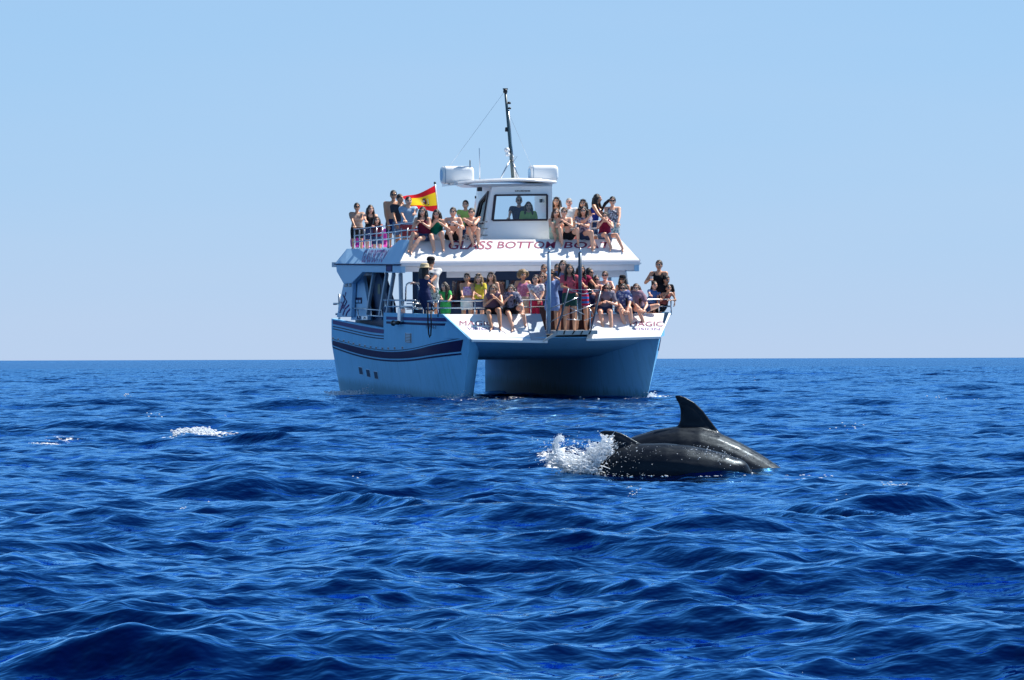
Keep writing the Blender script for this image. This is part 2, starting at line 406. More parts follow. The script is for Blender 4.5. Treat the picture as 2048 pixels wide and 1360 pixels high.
def make_sea_material():
    m = bpy.data.materials.new('sea_water'); m.use_nodes = True
    n, l = m.node_tree.nodes, m.node_tree.links
    b = n['Principled BSDF']
    geo = n.new('ShaderNodeNewGeometry')
    def nz(scale, detail, rough, sx=1.0, sy=1.0):
        mp = n.new('ShaderNodeMapping'); mp.inputs['Scale'].default_value = (sx, sy, 1)
        mp.inputs['Rotation'].default_value = (0, 0, radians(-20))
        t = n.new('ShaderNodeTexNoise'); t.inputs['Scale'].default_value = scale
        t.inputs['Detail'].default_value = detail; t.inputs['Roughness'].default_value = rough
        l.new(geo.outputs['Position'], mp.inputs['Vector']); l.new(mp.outputs['Vector'], t.inputs['Vector'])
        return t.outputs['Fac']
    # ripples: slopes taken straight from noise, so that far water stays as rough as near water
    ln_ = n.new('ShaderNodeVectorMath'); ln_.operation = 'LENGTH'; l.new(geo.outputs['Position'], ln_.inputs[0])
    lod = n.new('ShaderNodeMapRange'); lod.inputs['From Min'].default_value = 25; lod.inputs['From Max'].default_value = 260; lod.inputs['To Min'].default_value = .5; lod.inputs['To Max'].default_value = 2.4; l.new(ln_.outputs['Value'], lod.inputs['Value'])
    def slopes(scale, detail, rough, sx, sy, k, prev):
        mp = n.new('ShaderNodeMapping'); mp.inputs['Scale'].default_value = (sx, sy, 1); mp.inputs['Rotation'].default_value = (0, 0, radians(-8))
        t = n.new('ShaderNodeTexNoise'); t.inputs['Scale'].default_value = scale; t.inputs['Detail'].default_value = detail; t.inputs['Roughness'].default_value = rough
        l.new(geo.outputs['Position'], mp.inputs['Vector']); l.new(mp.outputs['Vector'], t.inputs['Vector'])
        sb = n.new('ShaderNodeVectorMath'); sb.operation = 'SUBTRACT'; sb.inputs[1].default_value = (.5, .5, .5); l.new(t.outputs['Color'], sb.inputs[0])
        ml = n.new('ShaderNodeVectorMath'); ml.operation = 'MULTIPLY'; ml.inputs[1].default_value = (k*.8, k, 0); l.new(sb.outputs[0], ml.inputs[0])
        ad_ = n.new('ShaderNodeVectorMath'); ad_.operation = 'ADD'; sc_ = n.new('ShaderNodeVectorMath'); sc_.operation = 'SCALE'; l.new(ml.outputs[0], sc_.inputs[0]); l.new(lod.outputs[0], sc_.inputs['Scale'])
        l.new(prev, ad_.inputs[0]); l.new(sc_.outputs[0], ad_.inputs[1])
        return ad_.outputs[0]
    v_ = slopes(0.8, 3, 0.5, 0.9, 1.0, 0.40, geo.outputs['Normal'])
    v_ = slopes(4.5, 2, 0.5, 0.9, 1.0, 0.40, v_)
    nrm_ = n.new('ShaderNodeVectorMath'); nrm_.operation = 'NORMALIZE'; l.new(v_, nrm_.inputs[0])
    b2 = n.new('ShaderNodeBump'); b2.inputs['Distance'].default_value = 0.045; b2.inputs['Strength'].default_value = 0.75
    l.new(nz(6.5, 3, 0.45, 0.9, 1.0), b2.inputs['Height']); l.new(nrm_.outputs[0], b2.inputs['Normal'])
    l.new(b2.outputs['Normal'], b.inputs['Normal'])
    water = n.new('ShaderNodeBsdfDiffuse'); water.inputs['Color'].default_value = (0.0001, 0.0016, 0.026, 1); l.new(b2.outputs['Normal'], water.inputs['Normal'])
    gloss = n.new('ShaderNodeBsdfGlossy'); gloss.inputs['Color'].default_value = (0.32, 0.68, 1.0, 1); gloss.inputs['Roughness'].default_value = 0.05; l.new(b2.outputs['Normal'], gloss.inputs['Normal'])
    fres = n.new('ShaderNodeFresnel'); fres.inputs['IOR'].default_value = 1.45; l.new(b2.outputs['Normal'], fres.inputs['Normal'])
    gt = n.new('ShaderNodeMix'); gt.data_type = 'RGBA'; gt.inputs['A'].default_value = (0.03, 0.46, 1.0, 1); gt.inputs['B'].default_value = (0.38, 0.68, 1.0, 1)
    l.new(fres.outputs[0], gt.inputs['Factor']); l.new(gt.outputs['Result'], gloss.inputs['Color'])
    wmix = n.new('ShaderNodeMixShader'); fk = n.new('ShaderNodeMath'); fk.operation = 'MULTIPLY_ADD'; fk.use_clamp = True; fk.inputs[1].default_value = 1.35; fk.inputs[2].default_value = -.035; l.new(fres.outputs[0], fk.inputs[0]); l.new(fk.outputs[0], wmix.inputs['Fac']); l.new(water.outputs[0], wmix.inputs[1]); l.new(gloss.outputs[0], wmix.inputs[2])
    fa = n.new('ShaderNodeAttribute'); fa.attribute_name = 'foam'
    fn = nz(5.0, 8, 0.68)
    ad = n.new('ShaderNodeMath'); ad.operation = 'ADD'
    l.new(fa.outputs['Fac'], ad.inputs[0])
    fn2 = nz(15.0, 5, 0.6)
    fa_ = n.new('ShaderNodeMath'); fa_.operation = 'MULTIPLY_ADD'; l.new(fn2, fa_.inputs[0]); fa_.inputs[1].default_value = 1.4; l.new(fn, fa_.inputs[2])
    fb_ = n.new('ShaderNodeMath'); fb_.operation = 'MULTIPLY_ADD'; l.new(fa_.outputs[0], fb_.inputs[0]); fb_.inputs[1].default_value = 2.0; fb_.inputs[2].default_value = -2.05
    l.new(fb_.outputs[0], ad.inputs[1])
    st = n.new('ShaderNodeMapRange'); st.inputs['From Min'].default_value = 0.95; st.inputs['From Max'].default_value = 1.30
    l.new(ad.outputs[0], st.inputs['Value'])
    b.inputs['Base Color'].default_value = (0.85, 0.88, 0.9, 1); b.inputs['Roughness'].default_value = 0.6
    fmix = n.new('ShaderNodeMixShader'); gate = n.new('ShaderNodeMath'); gate.operation = 'GREATER_THAN'; gate.inputs[1].default_value = .02; l.new(fa.outputs['Fac'], gate.inputs[0])
    gm = n.new('ShaderNodeMath'); gm.operation = 'MULTIPLY'; l.new(gate.outputs[0], gm.inputs[0]); l.new(st.outputs['Result'], gm.inputs[1]); l.new(gm.outputs[0], fmix.inputs['Fac']); l.new(wmix.outputs[0], fmix.inputs[1]); l.new(b.outputs[0], fmix.inputs[2])
    l.new(fmix.outputs[0], n['Material Output'].inputs['Surface'])
    return m
SEA_MAT = make_sea_material()
sea_me.materials.append(SEA_MAT)
sea_ob = bpy.data.objects.new('sea', sea_me); COL.objects.link(sea_ob)
tag(sea_ob, 'deep blue choppy sea reaching to the horizon', kind='structure')

# ================================================================== CATAMARAN
boat = empty('catamaran', BOAT, 'white shade-tinted two-deck glass bottom tour catamaran crowded with passengers, bow toward the viewer', 'boat')

def ease(t): t = min(max(t, 0), 1); return 1-(1-t)**2.2
def stem(z):
    if z < 1.41: return 0.9*(1-z/1.41), 2.20+0.05*max(0, z)/1.41
    k = (z-1.41)/0.56
    return 0.8*k, 2.25+0.45*k
def bmax(z): return 2.72 if z > 1.0 else 2.72-0.17*(1.0-z)
def b_out(a, z):
    a_s, b_s = stem(z); return b_s + (bmax(z)-b_s)*ease((a-a_s)/2.6)
def b_in(a, z):
    a_s, b_s = stem(min(z, 1.41)); return b_s - (b_s-1.45)*ease((a-a_s)/3.2)
L_HULL = 14.9
def ztop(a): return 1.97-0.06*a/7.7 if a < 7.75 else 1.53+0.12*(a-7.75)/7.15

A_COLS = [0, .1, .25, .45, .7, 1.0, 1.4, 1.9, 2.5, 3.2, 4.2, 5.5, 6.8, 7.74, 7.76, 9, 10.5, 12, 13.5, L_HULL]
def a_at(A0, z):
    a_s, _ = stem(z); return A0 + a_s*max(0, 1-A0/3.0)
def hull(side):
    mb = MB()
    zs = [-1.0, -.6, -.3, 0, .25, .5, .75, .9, 1.05, 1.2, 1.3, 1.405]
    out, inn = [], []
    for A0 in A_COLS:
        zt = ztop(A0); o, i = [], []
        for z in zs: a = a_at(A0, z); o.append((side*b_out(a, z), a, z)); i.append((side*b_in(a, z), a, z))
        for k in (0.25, .5, .75, 1.0):
            z = 1.41+(zt-1.41)*k; a = a_at(A0, z); o.append((side*b_out(a, z), a, z))
        z = zt; a = a_at(A0, z)
        top_in = [(side*(b_out(a, z)-0.10), a+0.01, z), (side*(b_out(a, z)-0.11), a+0.01, 1.42)]
        # keel taper
        rowp = list(reversed(i)) + o + top_in
        out.append(rowp)
    mb.loft(out, closed=True, caps=True)
    ob = mb.build('hull', PALE, boat, smooth=True)
    es = ob.modifiers.new('edge', 'EDGE_SPLIT'); es.split_angle = radians(35)
    return ob
hull_s = hull(-1); hull_p = hull(1)

def on_hull(px, py, side=-1, off=0.004):
    """survey a pixel onto the outer hull skin; returns (a, z)"""
    def gap(a):
        q = A(px, py, a); return q.x + b_out(a, q.z)
    aa = [15.5-.1*k for k in range(158)]
    for a1, a0 in zip(aa, aa[1:]):
        if gap(a1) <= 0 < gap(a0) or gap(a1) >= 0 > gap(a0):
            for _ in range(30):
                m_ = (a0+a1)/2
                if (gap(m_) > 0) == (gap(a0) > 0): a0 = m_
                else: a1 = m_
            return a0, A(px, py, a0).z
    q = Bp(px, py, -2.6); return max(q.y, .2), q.z
def skin(a, z, off=0.006, side=-1): return Vector((side*(b_out(a, z)+off), a, z))

def hull_band(top, bot, m, name='hull_stripe', off=0.006, side=-1, parent=None, n=60):
    """painted band between two lines of (a, z) on the hull skin"""
    ta = np.array(top); ba = np.array(bot)
    rings = []
    for k in range(n+1):
        f = k/n
        a1 = ta[0, 0]+(ta[-1, 0]-ta[0, 0])*f; a2 = ba[0, 0]+(ba[-1, 0]-ba[0, 0])*f
        o1 = np.argsort(ta[:, 0]); o2 = np.argsort(ba[:, 0])
        z1 = float(np.interp(a1, ta[o1, 0], ta[o1, 1])); z2 = float(np.interp(a2, ba[o2, 0], ba[o2, 1]))
        rings.append([skin(a1+(a2-a1)*j/4, z1+(z2-z1)*j/4, off, side) for j in range(5)])
    mb = MB(); mb.loft(rings, closed=False, caps=False)
    return mb.build(name, m, parent or (hull_s if side < 0 else hull_p), smooth=True)

def smooth_line(pts, n=24):
    pts = sorted(pts); a = np.array([p[0] for p in pts]); z = np.array([p[1] for p in pts])
    aa = np.linspace(a[0], a[-1], n)
    deg = min(4, len(pts)-1)
    c = np.polyfit(a, z, deg); return list(zip(aa, np.polyval(c, aa)))
def survey_line(pix): return smooth_line([on_hull(*p) for p in pix])
# the wide navy stripe and its thin companions
top = survey_line([(665.5, 681), (700, 690), (730, 698), (760, 702), (790, 704), (815, 702), (850, 694), (890, 686), (927, 679)])
bot = survey_line([(665.5, 690.5), (700, 702), (730, 711), (760, 716), (790, 717), (815, 716), (850, 712), (890, 707), (922, 702.5)])
hull_band(top, bot, NAVY)
hull_band([(a, z-0.035) for a, z in bot], [(a, z-0.075) for a, z in bot], NAVY)
hull_band([(a, z+0.045) for a, z in top], [(a, z+0.03) for a, z in top], NAVY)
# aft purple bands below the side rail
t2 = survey_line([(666, 640), (690, 645), (720, 651), (768, 659)]); b2 = survey_line([(666, 648), (690, 653), (720, 660), (768, 667)])
hull_band(t2, b2, PURPLE)
hull_band([(a, z-0.05) for a, z in b2], [(a, z-0.075) for a, z in b2], NAVY); hull_band([(a, z-0.115) for a, z in b2], [(a, z-0.14) for a, z in b2], NAVY)
t3 = survey_line([(773, 633), (800, 634), (850, 635), (890, 636)]); b3 = survey_line([(773, 639), (800, 640), (850, 642), (895, 643)])
hull_band(t3, b3, PURPLE)
hull_band([(a, z-0.045) for a, z in b3], [(a, z-0.10) for a, z in b3], NAVY)
# port side bow stripe seen on the flare
hull_band([(0.35, 1.36), (2.2, 1.36), (6.0, 1.30)], [(0.45, 1.08), (2.2, 1.06), (6.0, 1.0)], NAVY, side=1)
# small square scuppers above the stripe, square windows below it, louvre
def hull_patch(px0, py0, px1, py1, m, name, off=0.012, parent=None, depth=0.02):
    a0, z1 = on_hull(px0, py0); a1, z0 = on_hull(px1, py1)
    zc, ac = (z0+z1)/2, (a0+a1)/2
    mb = MB(); o = skin(ac, zc, off)
    u = (skin(a1, zc, off)-skin(a0, zc, off))/2; v = (skin(ac, z1, off)-skin(ac, z0, off))/2
    nrm = v.cross(u).normalized(); nrm = nrm if nrm.x < 0 else -nrm
    mb.slab([o-u-v, o+u-v, o+u+v, o-u+v], -nrm*(depth+off))
    return mb.build(name, m, parent or boat, bevel=0.006), (o, u, v, nrm)
for px, py in [(666.8, 677), (677, 679), (688, 682), (698, 684.5), (707.5, 687.5), (720, 690), (730.5, 692.3), (742, 694.5), (753, 696), (765.5, 697.2), (777, 697), (790, 696.6), (805.5, 695.8)]:
    fr, (o, u, v, nn) = hull_patch(px-1.9, py-3.2, px+1.9, py+2.8, PALE2, 'scupper_frame', 0.008)
    mb = MB(); mb.slab([o-u*.72-v*.72, o+u*.72-v*.72, o+u*.72+v*.72, o-u*.72+v*.72], nn*0.005); mb.build('scupper', BLACK, fr)
for px, py in [(722.5, 741.5), (737.5, 746.5), (753, 750.5)]:
    fr, (o, u, v, nn) = hull_patch(px-5.2, py-8.7, px+5.2, py+8.7, PALE2, 'window_frame', 0.012)
    mb = MB(); mb.slab([o-u*.84-v*.84, o+u*.84-v*.84, o+u*.84+v*.84, o-u*.84+v*.84], nn*0.006); mb.build('pane', mat('underwater_window', (0.012, 0.04, 0.09), 0.5, noise_amt=0.3, spec=0.1), fr)
fr, (o, u, v, nn) = hull_patch(811, 665, 824.5, 686.5, PALE2, 'vent_grille', 0.012)
mb = MB(); mb.slab([o-u*.9-v*.92, o+u*.9-v*.92, o+u*.9+v*.92, o-u*.9+v*.92], nn*0.004); mb.build('vent_recess', BLACK, fr)
for k in range(6):
    q = o+v*(-.75+.3*k)+nn*0.006+u*0.1
    mb = MB(); mb.slab([q-u*.62, q+u*.62, q+u*.62+v*.13, q-u*.62+v*.13], nn*0.015); mb.build('slat', PALE2, fr)

# bridge deck between the hulls
mb = MB()
prof = [(0.06, 1.41), (0.5, 1.33), (1.4, 1.12), (2.6, 0.93), (4.0, 0.82), (8, .72), (L_HULL-.03, 0.62)]
prof_t = [(a, 1.43) for a, z in prof]
rings = []
for (a, z), (a2, z2) in zip(prof, prof_t):
    hw = 2.2 if a < 0.1 else min(2.2, b_in(a, max(z, 0.2))+0.05)
    rings.append([(-hw, a, z), (hw, a, z), (hw, a2, z2), (-hw, a2, z2)])
mb.loft(rings); mb.build('bridge_deck', PALE, boat, smooth=False)
# fore deck floor
mb = MB(); mb.box((-2.2, 0.75, 1.435), (2.2, 1.9, 1.475)); mb.box((-2.55, 1.9, 1.435), (2.55, 6.2, 1.475)); mb.build('deck_floor', DECKM, boat)
mb = MB(); mb.box((-2.55, 6.2, 1.435), (2.55, 14.8, 1.475)); mb.build('deck_floor', mat('dark_lounge_floor', (0.08, 0.11, 0.16), 0.6, noise_amt=0.3), boat)

# bow panels people sit on
P_TOP, P_BOT = 1.97, 1.415
def bow_panel(pts, seat):
    mb = MB()
    n = (Vector(pts[1])-Vector(pts[0])).cross(Vector(pts[3])-Vector(pts[0])).normalized()
    if n.z < 0: n = -n
    mb.slab(pts, -n*0.05)
    return mb.build('bow_panel', WHITE, boat, bevel=0.012), n
lp = [A(943, 678.5, 0.0), A(1095, 681, 0.0), A(1080, 627.5, .8), A(887, 628.5, .8)]
rp = [A(1172, 677, 0.0), A(1321, 672.5, 0.0), A(1342, 626, .8), A(1190, 628, .8)]
panel_l, PN = bow_panel(lp, 1); panel_r, PNR = bow_panel(rp, 1)
for q in (lp, rp):
    mb = MB(); a, b = q[3], q[2]
    mb.slab([a+Vector((0.02, .0, -.004)), b+Vector((0, .0, -.004)), b+Vector((0, .32, -.004)), a+Vector((0.02, .32, -.004))], (0, 0, -0.06)); mb.build('bow_seat', WHITE, boat, bevel=0.012)
    mb = MB(); e0, e1 = max(a.x, -2.42), min(b.x, 2.42); mb.slab([(e0, 1.08, a.z-.07), (e1, 1.08, a.z-.07), (e1, 1.13, a.z-.07), (e0, 1.13, a.z-.07)], (0, 0, -0.47)); mb.build('seat_riser', WHITE, boat)
    # rubbing strip under the panel
    c, e = q[0], q[1]
    mb = MB(); mb.beam(c+Vector((0, -.012, -.03)), e+Vector((0, -.012, -.03)), 0.05, 0.06); mb.build('rub_rail', WHITE, boat, bevel=0.01)
# grey step panel beside the gangway and its dark slot
gp = [A(1062, 680, -.015), A(1096, 682, -.015), A(1081, 628, .785), A(1052, 628, .785)]
mb = MB(); mb.slab([Vector(p)+PN*0.006 for p in gp], -PN*0.02); wave_panel = mb.build('wave_emblem', mat('grey_blue_print', (0.36, 0.43, 0.52), 0.5, noise_amt=0.2), panel_l)
for k in range(4):
    y0 = 653+k*4.6
    pts = [PL(1052+2*k, y0+2, lp[0], PN), PL(1060+2*k, y0-1.5, lp[0], PN), PL(1070+2*k, y0, lp[0], PN), PL(1080+k, y0-2.5, lp[0], PN)]
    mb = MB(); mb.slab([p+PN*0.012 for p in pts]+[p+PN*0.012+Vector((0, -.014, -.012)) for p in reversed(pts)], -PN*0.004)
    mb.build('wave_mark', INKBLUE, panel_l)
pts = [PL(x, y, lp[0], PN) for x, y in [(1055, 629), (1076, 629), (1076, 632.5), (1056, 632.5)]]
mb = MB(); mb.slab([p+PN*0.016 for p in pts], -PN*0.006); mb.build('step_slot', NAVY, panel_l)

# lettering ---------------------------------------------------------
TXT = []
def text_on(body, corners, m, parent, name='lettering', shear=0.0, off=0.006, bold=0.0):
    """flat lettering stretched over the quad corners (lower left, lower right, upper left)"""
    cu = bpy.data.curves.new('lettering', 'FONT'); cu.body = body; cu.resolution_u = 3; cu.shear = shear; cu.offset = bold
    ob = bpy.data.objects.new('lettering', cu); COL.objects.link(ob)
    TXT.append((ob, corners, m, parent, name, off))
def flush_text():
    dg = bpy.context.evaluated_depsgraph_get()
    for ob, (ll, lr, ul), m, parent, name, off in TXT:
        me = bpy.data.meshes.new_from_object(ob.evaluated_get(dg))
        n = len(me.vertices); c = np.empty(n*3); me.vertices.foreach_get('co', c); c = c.reshape(-1, 3)
        mn, mx = c.min(0), c.max(0)
        u = (c[:, 0]-mn[0])/(mx[0]-mn[0]); v = (c[:, 1]-mn[1])/(mx[1]-mn[1])
        U, V = Vector(lr)-Vector(ll), Vector(ul)-Vector(ll)
        N = U.cross(V).normalized()
        if (N.y > 0 if abs(N.y) > .3 else N.x > 0): N = -N
        P = np.array(ll)+u[:, None]*np.array(U)+v[:, None]*np.array(V)+np.array(N)*off
        me.vertices.foreach_set('co', P.ravel()); me.update()
        me.materials.clear(); me.materials.append(m)
        o2 = bpy.data.objects.new(name, me); COL.objects.link(o2); o2.parent = parent
        cu = ob.data; bpy.data.objects.remove(ob); bpy.data.curves.remove(cu)
    TXT.clear()
def panel_quad(x0, x1, yb, yt, p0, n, dx=0): return (PL(x0, yb, p0, n), PL(x1, yb, p0, n), PL(x0+dx, yt, p0, n))
text_on('MAGIC', panel_quad(919, 986, 651.5, 642, lp[0], PN), INKRED, panel_l, bold=0.0)
text_on('VISION', panel_quad(934, 988, 659.8, 655, lp[0], PN), INKPURP, panel_l, bold=0.0)
text_on('MAGIC', panel_quad(1260, 1326, 652.5, 643, rp[0], PNR), INKRED, panel_r, bold=0.0)
text_on('VISION', panel_quad(1266, 1320, 660.5, 655.5, rp[0], PNR), INKPURP, panel_r, bold=0.0)
# faint dolphin-like scroll lines beside the seated girls
for pl, xs in ((lp, [(1003, 661), (1012, 667), (1024, 659), (1038, 664), (1030, 655), (1018, 652)]), (rp, [(1210, 668), (1222, 664), (1234, 666), (1246, 661), (1236, 656), (1222, 657)])):
    mb = MB(); mb.tube([PL(x, y, pl[0], PN)+PN*0.004 for x, y in xs], 0.006, 5); mb.build('scroll_mark', INKPALE, panel_l if pl is lp else panel_r)

# gangway platform and centre recess
mb = MB(); pts = [A(1114, 670.5, -.25), A(1195, 668.5, -.25), A(1195, 660.5, -.25), A(1116, 661.5, -.25)]
mb.slab(pts, (0, 0.05, 0)); mb.build('platform_edge', mat('platform_grey', (0.42, 0.46, 0.47), 0.5, noise_amt=0.25, noise_scale=10), boat)
mb = MB(); z = pts[2].z-.01
mb.slab([(pts[0].x, -.2, z-.06), (pts[1].x, -.2, z-.06), (pts[1].x+.05, 1.0, z-.06), (pts[0].x-.2, 1.0, z-.06)], (0, 0, 0.06)); mb.build('gangway_platform', DECKM, boat)
mb = MB(); mb.slab([A(1086, 684, -.1), A(1114, 671, -.22), A(1116, 662, -.22), A(1092, 677, -.1)], (0, .06, 0)); mb.build('platform_wing', mat('platform_grey', (0, 0, 0)), boat)
for a0, a1 in ((1126, 1130), (1143, 1150), (1160, 1166), (1176, 1182)):
    mb = MB(); mb.slab([A(a0, 669, -.256), A(a0+3, 669, -.256), A(a1+1, 661.5, -.256), A(a1-2, 661.5, -.256)], (0, .004, 0)); mb.build('lashing_strap', BLACK, boat)
# dark lining behind the legs in the recess
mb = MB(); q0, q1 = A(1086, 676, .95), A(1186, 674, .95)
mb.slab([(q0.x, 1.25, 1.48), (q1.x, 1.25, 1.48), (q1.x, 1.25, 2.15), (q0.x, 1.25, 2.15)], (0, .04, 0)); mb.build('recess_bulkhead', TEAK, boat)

def rail_obj(name, m, lines, r=0.018, parent=None, sub=None, subname='rail_post'):
    mb = MB()
    for ln in lines: mb.tube(ln, r, 7)
    ob = mb.build(name, m, parent or boat, smooth=True)
    for ln in sub or []:
        mb = MB(); mb.tube(ln, r*0.95, 7); mb.build(subname, m, ob, smooth=True)
    return ob
# two tall bow gate posts
for px, pyb in ((1098, 668), (1160, 640)):
    b0 = A(px, pyb, 0.02); t0 = A(px, 506, 0.02); t1 = A(px, 497, 0.02)
    mb = MB(); mb.tube([b0, t0], 0.042, 12); po = mb.build('gate_post', DARKPIPE if px > 1100 else GREYPIPE, boat, smooth=True)
    mb = MB(); mb.tube([t0, t0+(t1-t0)*.45, t1], [0.036, 0.03, 0.028], 10); mb.build('post_cap', STEEL, po, smooth=True)
    mb = MB(); q = A(px-4.5, 570, 0.03); mb.tube([A(px-4.6, 668 if px < 1100 else 640, .03), A(px-4.6, 600, .03)], 0.018, 8); mb.build('post_stay', STEEL, po, smooth=True)
# folding gangway rails: leaning black stanchions with wires
rail_obj('gangway_rail', DARKPIPE, [[A(1137, 577, -.1), A(1122, 634, -.15), A(1113, 662, -.2)], [A(1201, 582, -.1), A(1183, 655, -.2), A(1181, 664, -.2)]], 0.022)
rail_obj('gangway_wire', STEEL, [[A(1138, 579, -.1), A(1200, 580, -.1)], [A(1098, 617, 0), A(1130, 605, -.1)], [A(1100, 644, 0), A(1121, 633, -.15), A(1155, 621, -.15), A(1194, 606, -.12)],
                                 [A(1140, 615, -.13), A(1169, 629, -.15)], [A(1133, 638, -.15), A(1160, 640, -.15)], [A(1100, 618, .0), A(1158, 594, -.1)], [A(1138, 580, -.1), A(1166, 588, -.1), A(1200, 581, -.1)],
                                 [A(1178, 615, -.12), A(1188, 632, -.15)], [A(1168, 641, -.15), A(1186, 634, -.18)]], 0.009)

# fore deck guard rails
zr1, zr2 = 2.28, 2.14
FA = 1.12
front_l = [A(803, 601, 5.6), Vector((-2.62, 3.4, 2.24)), A(876, 602, FA), A(980, 601.5, FA), A(1093, 600, FA)]
mid_l = [p-Vector((0, 0, 0.16)) for p in front_l]
rail_obj('guard_rail', STEEL, [front_l, mid_l], 0.018, sub=[[Vector((p.x, p.y, p.z)), Vector((p.x, p.y, 1.9))] for p in
         [front_l[0], Vector((-2.62, 4.6, 2.26)), front_l[1], Vector((-2.62, 2.2, 2.26)), front_l[2], A(950, 601.5, FA), A(1012, 601, FA), A(1062, 600.5, FA)]])
front_r = [A(1200, 602, FA), A(1270, 600, FA), A(1342, 599, FA), Vector((2.75, 3.2, 2.29)), Vector((2.7, 6.0, 2.26))]
rail_obj('guard_rail', STEEL, [front_r, [p-Vector((0, 0, 0.16)) for p in front_r]], 0.018, sub=[[Vector((p.x, p.y, p.z)), Vector((p.x, p.y, 1.9))] for p in [front_r[0], A(1235, 601, FA), A(1272, 600, FA), A(1318, 599.5, FA), front_r[2], front_r[3]]])
# side rail amidships and low aft rail
rail_obj('guard_rail', STEEL, [[Bp(767, 600, -2.68), Bp(830, 600.5, -2.68)], [Bp(770, 613, -2.68), Bp(830, 613, -2.68)]], 0.02, sub=[[Bp(x, 600, -2.68), Bp(x, 626, -2.68)] for x in (771, 787, 807, 826)])
rail_obj('guard_rail', STEEL, [[Bp(702, 616, -2.68), Bp(764, 621, -2.68)], [Bp(735, 631, -2.68), Bp(766, 633, -2.68)]], 0.02, sub=[[Bp(715, 617, -2.68), Bp(718, 638, -2.68)], [Bp(743, 619, -2.68), Bp(743, 642, -2.68)], [Bp(764, 621, -2.68), Bp(765, 640, -2.68)]])
# hooped hand rails at the boarding gap
rail_obj('hand_rail', STEEL, [[A(811.5, 602, 3.8), A(811.5, 575, 3.8), A(813, 569, 3.8), A(818, 565.5, 3.8), A(826, 565, 3.8), A(833, 568, 3.8), A(837, 574, 3.8), A(838, 602, 3.8)]], 0.022)
rail_obj('hand_rail', STEEL, [[A(813, 607, 3.6), A(846, 607, 3.6)], [A(813, 618, 3.6), A(846, 617, 3.6)], [A(826, 604, 3.6), A(826, 624, 3.6)]], 0.016)
# dark pole under the visor with its lamp bracket
mb = MB(); mb.tube([A(840, 533, 4.7), A(840, 612, 4.7)], 0.05, 10); pole = mb.build('awning_pole', DARKPIPE, boat, smooth=True)
mb = MB(); mb.slab([A(829, 533, 4.7), A(843, 533, 4.7), A(843, 536.5, 4.7), A(832, 536.5, 4.7)], (0, .08, 0)); mb.build('pole_bracket', BLACK, pole)
# stern port pole rail
rail_obj('guard_rail', STEEL, [[(-2.62, 14.3, 1.62), (-2.62, 14.3, 2.3)], [(-2.78, 14.3, 2.05), (-2.5, 14.3, 2.05)], [(-2.72, 14.3, 1.78), (-2.5, 14.3, 1.78)]], 0.03)
# anchor roller / fairlead on the starboard side
mb = MB(); q = skin(5.35, 1.86, 0.02)
mb.box((q.x-.08, q.y-.16, 1.72), (q.x+.06, q.y+.16, 2.05)); fl = mb.build('fairlead', STEEL, boat, bevel=0.02)
mb = MB(); mb.tube([(q.x-.10, q.y-.05, 1.70), (q.x-.10, q.y+.55, 1.68)], [0.05, 0.035], 10); mb.ball((q.x-.10, q.y+.55, 1.68), 0.07); mb.build('roller', BLACK, fl, smooth=True)

# ------------------------------------------------------------------ superstructure
SB = -2.72
# roof overhang beam along both sides, aft brackets, and the fin walls
for s in (-1, 1):
    mb = MB()
    mb.slab([(s*2.95, 4.42, 2.905), (s*2.95, 9.3, 2.905), (s*2.95, 10.75, 2.62), (s*2.95, 11.9, 2.60), (s*2.95, 12.85, 2.90), (s*2.95, 12.93, 3.085), (s*2.95, 4.42, 3.085)], (-s*0.12, 0, 0))
    mb.build('side_beam', PALE2, boat, bevel=0.015)
    mb = MB(); mb.beam((s*2.965, 4.38, 3.10), (s*2.965, 12.98, 3.10), 0.05, 0.03); mb.build('beam_lip', NAVY if s < 0 else WHITE, boat)
    # raking pillars
    for (xt, yt), (xb, yb) in [((748, 546), (735, 627)), ((774, 546), (760, 632)), ((788, 546), (774, 630)), ((801, 546), (803, 630))]:
        if s > 0 and xt > 750: continue
        pt, pb = Bp(xt, yt, -2.66), Bp(xb, yb, -2.66)
        mb = MB(); mb.beam((s*2.66, pb.y, pb.z), (s*2.66, pt.y, pt.z), 0.08, 0.13 if xt < 795 else .17); mb.build('pillar', GREYPIPE, boat, bevel=0.02)
# signal box on the beam
mb = MB(); q0, q1 = Bp(772, 543, -2.955), Bp(784.5, 530, -2.955)
mb.slab([(-2.957, q0.y, q0.z), (-2.957, q1.y, q0.z), (-2.957, q1.y, q1.z), (-2.957, q0.y, q1.z)], (0.01, 0, 0)); bx = mb.build('light_box', NAVY, boat)
mb = MB(); mb.slab([(-2.962, q0.y-.12, q0.z+.02), (-2.962, q1.y+.12, q0.z+.02), (-2.962, q1.y+.12, q1.z-.03), (-2.962, q0.y-.12, q1.z-.03)], (0.01, 0, 0)); mb.build('light_lens', PURPLE, bx)
